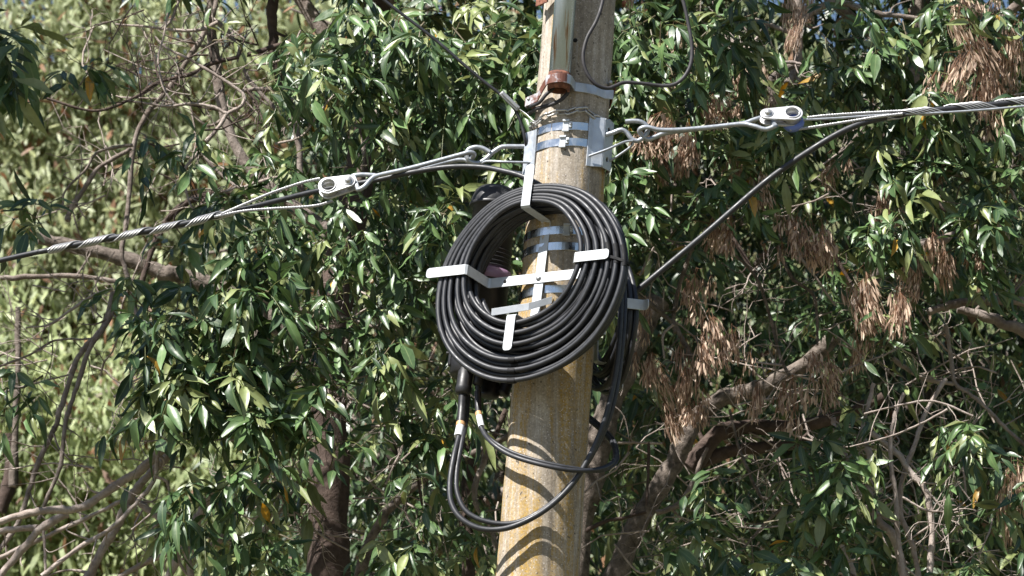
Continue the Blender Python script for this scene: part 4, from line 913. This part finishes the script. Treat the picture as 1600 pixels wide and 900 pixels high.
# ------------------------------------------------------------------ dry seed bunches (ash keys)
def key_mesh(n, seed):
    r = np.random.default_rng(seed); P = []; D = []; N = []; L = []; W_ = []; TV = []; TQ = []; S_ = []
    subs = [(r.normal(0, .030), r.normal(0, .030), -.005-.10*r.random()**1.2) for _ in range(int(r.integers(5, 8)))]
    for (cx, cy, cz) in subs:
        a0 = A(0, 0, .02); b0 = A(cx, cy, cz+.01); S_.append((a0, (a0+b0)/2+A(cx*.4, cy*.4, .012))); S_.append(((a0+b0)/2+A(cx*.4, cy*.4, .012), b0))
        for k in range(n//len(subs)):
            a = r.uniform(0, 6.28); q = r.random()**.8; rad = .028*math.sqrt(r.random())*(.5+.9*math.sin(min(1, q+.2)*2.6)); p = (cx+rad*math.cos(a), cy+rad*math.sin(a), cz-.062*q)
            P.append(p); D.append((.35*math.cos(a)*r.random()+r.normal(0, .10), .35*math.sin(a)*r.random()+r.normal(0, .10), -1)); N.append(r.normal(0, 1, 3)*A(1, 1, .2)); L.append(r.uniform(.026, .044)); W_.append(r.uniform(.0058, .0100))
            if k % 2 == 0: S_.append((b0, A(*p)))
    n2 = len(P); t = r.random((n2, 1)); C = np.array((.16, .10, .070))*(1-t)+np.array((.68, .53, .40))*t
    V, Q, c, rib = leaves_arrays(P, D, N, np.array(L), np.array(W_), r.uniform(-.4, .6, n2), r.uniform(0, .4, n2), C, simple=True); off = len(V)
    for u, v in S_:
        w = nz(np.cross(v-u, r.normal(0, 1, 3)))*.0007; TV += [u-w, u+w, v+w, v-w]; TQ.append((off, off+1, off+2, off+3)); off += 4
    V = np.vstack([V, TV]); Q = np.vstack([Q, TQ]); c = np.vstack([c, np.tile((.24, .14, .085), (len(TV), 1))]); rib = np.zeros(len(V))
    o = fast_mesh('seed_bunch', V, Q, None, M['key'], c, rib); me = o.data; bpy.data.objects.remove(o); return me
KM = [key_mesh(n_, 50+i) for i, n_ in enumerate((150, 190, 130, 220, 170))]
KEYS = [ # px, py of the top, width, height (photo px), depth
 (1090, 428, 62, 78, .62), (1108, 492, 62, 90, .60), (1142, 515, 56, 72, .66), (1085, 535, 50, 100, .8), (1012, 538, 42, 80, .95), (1008, 470, 44, 80, 1.0), (1045, 600, 48, 90, .9), (1030, 570, 44, 70, 1.1), (1092, 610, 56, 60, .85), (1180, 585, 42, 76, .62), (1243, 588, 72, 90, .6), (1272, 545, 56, 62, .75), (1285, 590, 40, 60, .8),
 (1345, 430, 64, 98, .58), (1395, 432, 68, 100, .56), (1428, 428, 44, 66, .62), (1462, 358, 66, 90, .66), (1340, 520, 48, 70, 1.1),
 (1262, 340, 74, 84, .58), (1290, 352, 50, 84, .66), (1230, 330, 46, 80, .62), (1130, 330, 62, 90, .66), (1112, 350, 40, 60, .8), (1385, 280, 60, 90, 1.0), (1418, 380, 46, 66, .9),
 (1045, 182, 74, 66, .42), (1075, 200, 62, 72, .46), (1015, 206, 50, 66, .5), (1040, 235, 50, 60, .6), (1055, 120, 50, 60, .7), (1115, 148, 60, 56, .5), (1145, 150, 56, 60, .6), (1208, 145, 46, 56, .6), (1185, 270, 46, 62, .55), (1160, 95, 44, 60, .9), (1060, 40, 50, 50, .6),
 (1490, 20, 56, 110, .5), (1505, 90, 66, 100, .5), (1540, 70, 62, 100, .55), (1485, 95, 60, 90, .6), (1540, 130, 60, 90, .55), (1575, 60, 50, 90, .6), (1590, 30, 50, 90, .6), (1500, -20, 56, 90, .6), (1555, 10, 54, 90, .7), (1580, 130, 50, 60, .7), (1232, -25, 30, 70, .6), (1260, -30, 34, 90, .7), (1250, 20, 30, 70, .8),
 (1578, 740, 46, 110, .6), (1590, 720, 44, 90, .65), (1470, 230, 44, 60, .8), (1550, 330, 44, 70, .8), (1530, 370, 40, 60, .75), (1300, 240, 40, 60, .9), (1330, 150, 30, 50, .8), (978, -35, 30, 46, .15), (1360, 380, 40, 56, .9), (1150, 240, 40, 50, .9), (1610, 200, 50, 80, .7)]
base = np.array(right.location)
for i, (px, py, w, h, Y) in enumerate(KEYS):
    o = bpy.data.objects.new('seed_bunch', KM[i % 5]); COL.objects.link(o); o.parent = right
    sc = (12+Y)/math.cos(PITCH)/F; o.location = Vector(at(px, py, Y)-base); sx = w*sc/.15; o.scale = (sx, sx, h*sc/.18); o.rotation_euler = (rng.normal(0, .16), rng.normal(0, .16), rng.uniform(0, 6.28))
    tag(o, group='dry seed bunches hanging in the right tree')

# ------------------------------------------------------------------ trees further back
def far_tree(name, root_xy, trunk_r, H, blobs, n, size, label, m, dark, light, bias, cat='tree'):
    t = thing(name, (root_xy[0], root_xy[1], 0), label, cat, 'trees in the background')
    mb = MB(); P = [A(root_xy[0], root_xy[1], -.1), A(root_xy[0]+.15, root_xy[1], H*.35), A(root_xy[0]-.1, root_xy[1]+.1, H*.7), A(root_xy[0]+.1, root_xy[1], H)]
    Pw, rw = wob(np.array(P), [trunk_r, trunk_r*.8, trunk_r*.5, trunk_r*.15]); mb.tube(Pw, rw, 12); mb.build('trunk', M['barktan'], t)
    mb = MB()
    for (cx, cy, cz, rx, ry, rz) in blobs:
        s0 = Pw[int(len(Pw)*min(.9, max(.2, (cz-rz*.6)/H)))]; q = smooth([s0, (s0+A(cx, cy, cz))/2+A(0, 0, -.1), A(cx, cy, cz)], 6); mb.tube(q, np.linspace(trunk_r*.35, .02, len(q)), 6)
        for _ in range(5):
            e = A(cx, cy, cz)+rv(.5)*A(rx, ry, rz); q = smooth([A(cx, cy, cz)*.6+s0*.4, (A(cx, cy, cz)+e)/2+rv(.1), e], 5); mb.tube(q, np.linspace(trunk_r*.16, .006, len(q)), 5)
    mb.build('branch', M['bark'], t)
    vol = np.array([b[3]*b[4]*b[5] for b in blobs]); pick = rng.choice(len(blobs), n, p=vol/vol.sum()); Bb = np.array(blobs)[pick]
    # leaves gather in clumps so gaps stay open
    nc = max(40, n//90); cpick = rng.choice(len(blobs), nc, p=vol/vol.sum()); Cb = np.array(blobs)[cpick]; u = rng.normal(0, 1, (nc, 3)); u /= np.linalg.norm(u, axis=1)[:, None]; u *= rng.random((nc, 1))**.34
    ctr = Cb[:, :3]+u*Cb[:, 3:]; ci = rng.integers(0, nc, n); P = ctr[ci]+rng.normal(0, .15, (n, 3))*A(1, 1, 1.2)
    D = rng.normal(0, .5, (n, 3))+A(0, -.1, -.75); N = rng.normal(0, .40, (n, 3))+A(-.45, -.6, .55); L = rng.uniform(.6, 1.2, n)*size
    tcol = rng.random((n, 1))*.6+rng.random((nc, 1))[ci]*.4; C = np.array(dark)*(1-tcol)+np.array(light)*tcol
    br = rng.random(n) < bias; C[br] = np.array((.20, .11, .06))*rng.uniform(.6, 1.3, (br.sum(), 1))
    V, Q, c, rib = leaves_arrays(P, D, N, L, L*rng.uniform(.2, .3, n), rng.uniform(-.2, .7, n), rng.uniform(0, .4, n), C, simple=True)
    fast_mesh('crown', V, Q, t, m, c, rib); return t
pale = dict(m=M['farleaf'], dark=(.15, .18, .08), light=(.46, .50, .31), bias=.10)
dk = dict(m=M['leaf'], dark=(.022, .045, .016), light=(.055, .09, .028), bias=.04)  # leaf colours darkened to imitate deep shade on the back trees
far_tree('gum_tree', (-2.9, 11.5), .16, 9.5, [(-3.2, 10.4, 8.1, 1.0, .9, 1.0), (-1.9, 10.4, 8.3, 1.1, .9, 1.0), (-2.6, 10.4, 9.3, 1.2, .9, .9), (-3.3, 10.4, 9.6, 1.0, .9, .9), (-1.6, 10.6, 9.6, 1.0, .9, .9), (-2.4, 10.6, 7.4, 1.2, .8, .8)], 38000, .118, 'pale green blurred tree far behind in the upper left, sunlit', **pale)
far_tree('gum_tree', (-3.4, 9.2), .13, 6.8, [(-3.1, 8.8, 6.2, 1.0, .8, .8), (-2.2, 8.9, 6.0, 1.0, .8, .8), (-2.7, 8.9, 6.9, 1.1, .8, .8), (-3.4, 9.0, 7.2, .9, .8, .8), (-1.6, 9.0, 6.6, .9, .7, .8)], 28000, .11, 'yellow green blurred sapling behind the bare branches at the lower left', m=M['farleaf'], dark=(.11, .15, .06), light=(.46, .52, .27), bias=.08)
far_tree('gum_tree', (-.6, 10.5), .16, 9, [(-.7, 10, 7.6, 1.0, .9, 1.2), (.4, 10.2, 8.3, 1.2, .9, 1.1), (-.4, 10.3, 6.4, 1.2, .9, .9), (-.6, 10.4, 9.3, 1.2, .9, .9)], 17000, .14, 'pale tree far behind the dark trunk, seen in small gaps left of the pole', **pale)
far_tree('gum_tree', (1.6, 8.6), .15, 8, [(1.2, 8.2, 6.0, 1.3, .9, .8), (2.5, 8.4, 6.2, 1.2, .9, .9), (1.8, 8.4, 7, 1.7, .9, .8)], 16000, .10, 'green tree far behind the leaning trunk, seen in gaps right of the pole', m=M['farleaf'], dark=(.045, .085, .025), light=(.13, .18, .065), bias=.08)
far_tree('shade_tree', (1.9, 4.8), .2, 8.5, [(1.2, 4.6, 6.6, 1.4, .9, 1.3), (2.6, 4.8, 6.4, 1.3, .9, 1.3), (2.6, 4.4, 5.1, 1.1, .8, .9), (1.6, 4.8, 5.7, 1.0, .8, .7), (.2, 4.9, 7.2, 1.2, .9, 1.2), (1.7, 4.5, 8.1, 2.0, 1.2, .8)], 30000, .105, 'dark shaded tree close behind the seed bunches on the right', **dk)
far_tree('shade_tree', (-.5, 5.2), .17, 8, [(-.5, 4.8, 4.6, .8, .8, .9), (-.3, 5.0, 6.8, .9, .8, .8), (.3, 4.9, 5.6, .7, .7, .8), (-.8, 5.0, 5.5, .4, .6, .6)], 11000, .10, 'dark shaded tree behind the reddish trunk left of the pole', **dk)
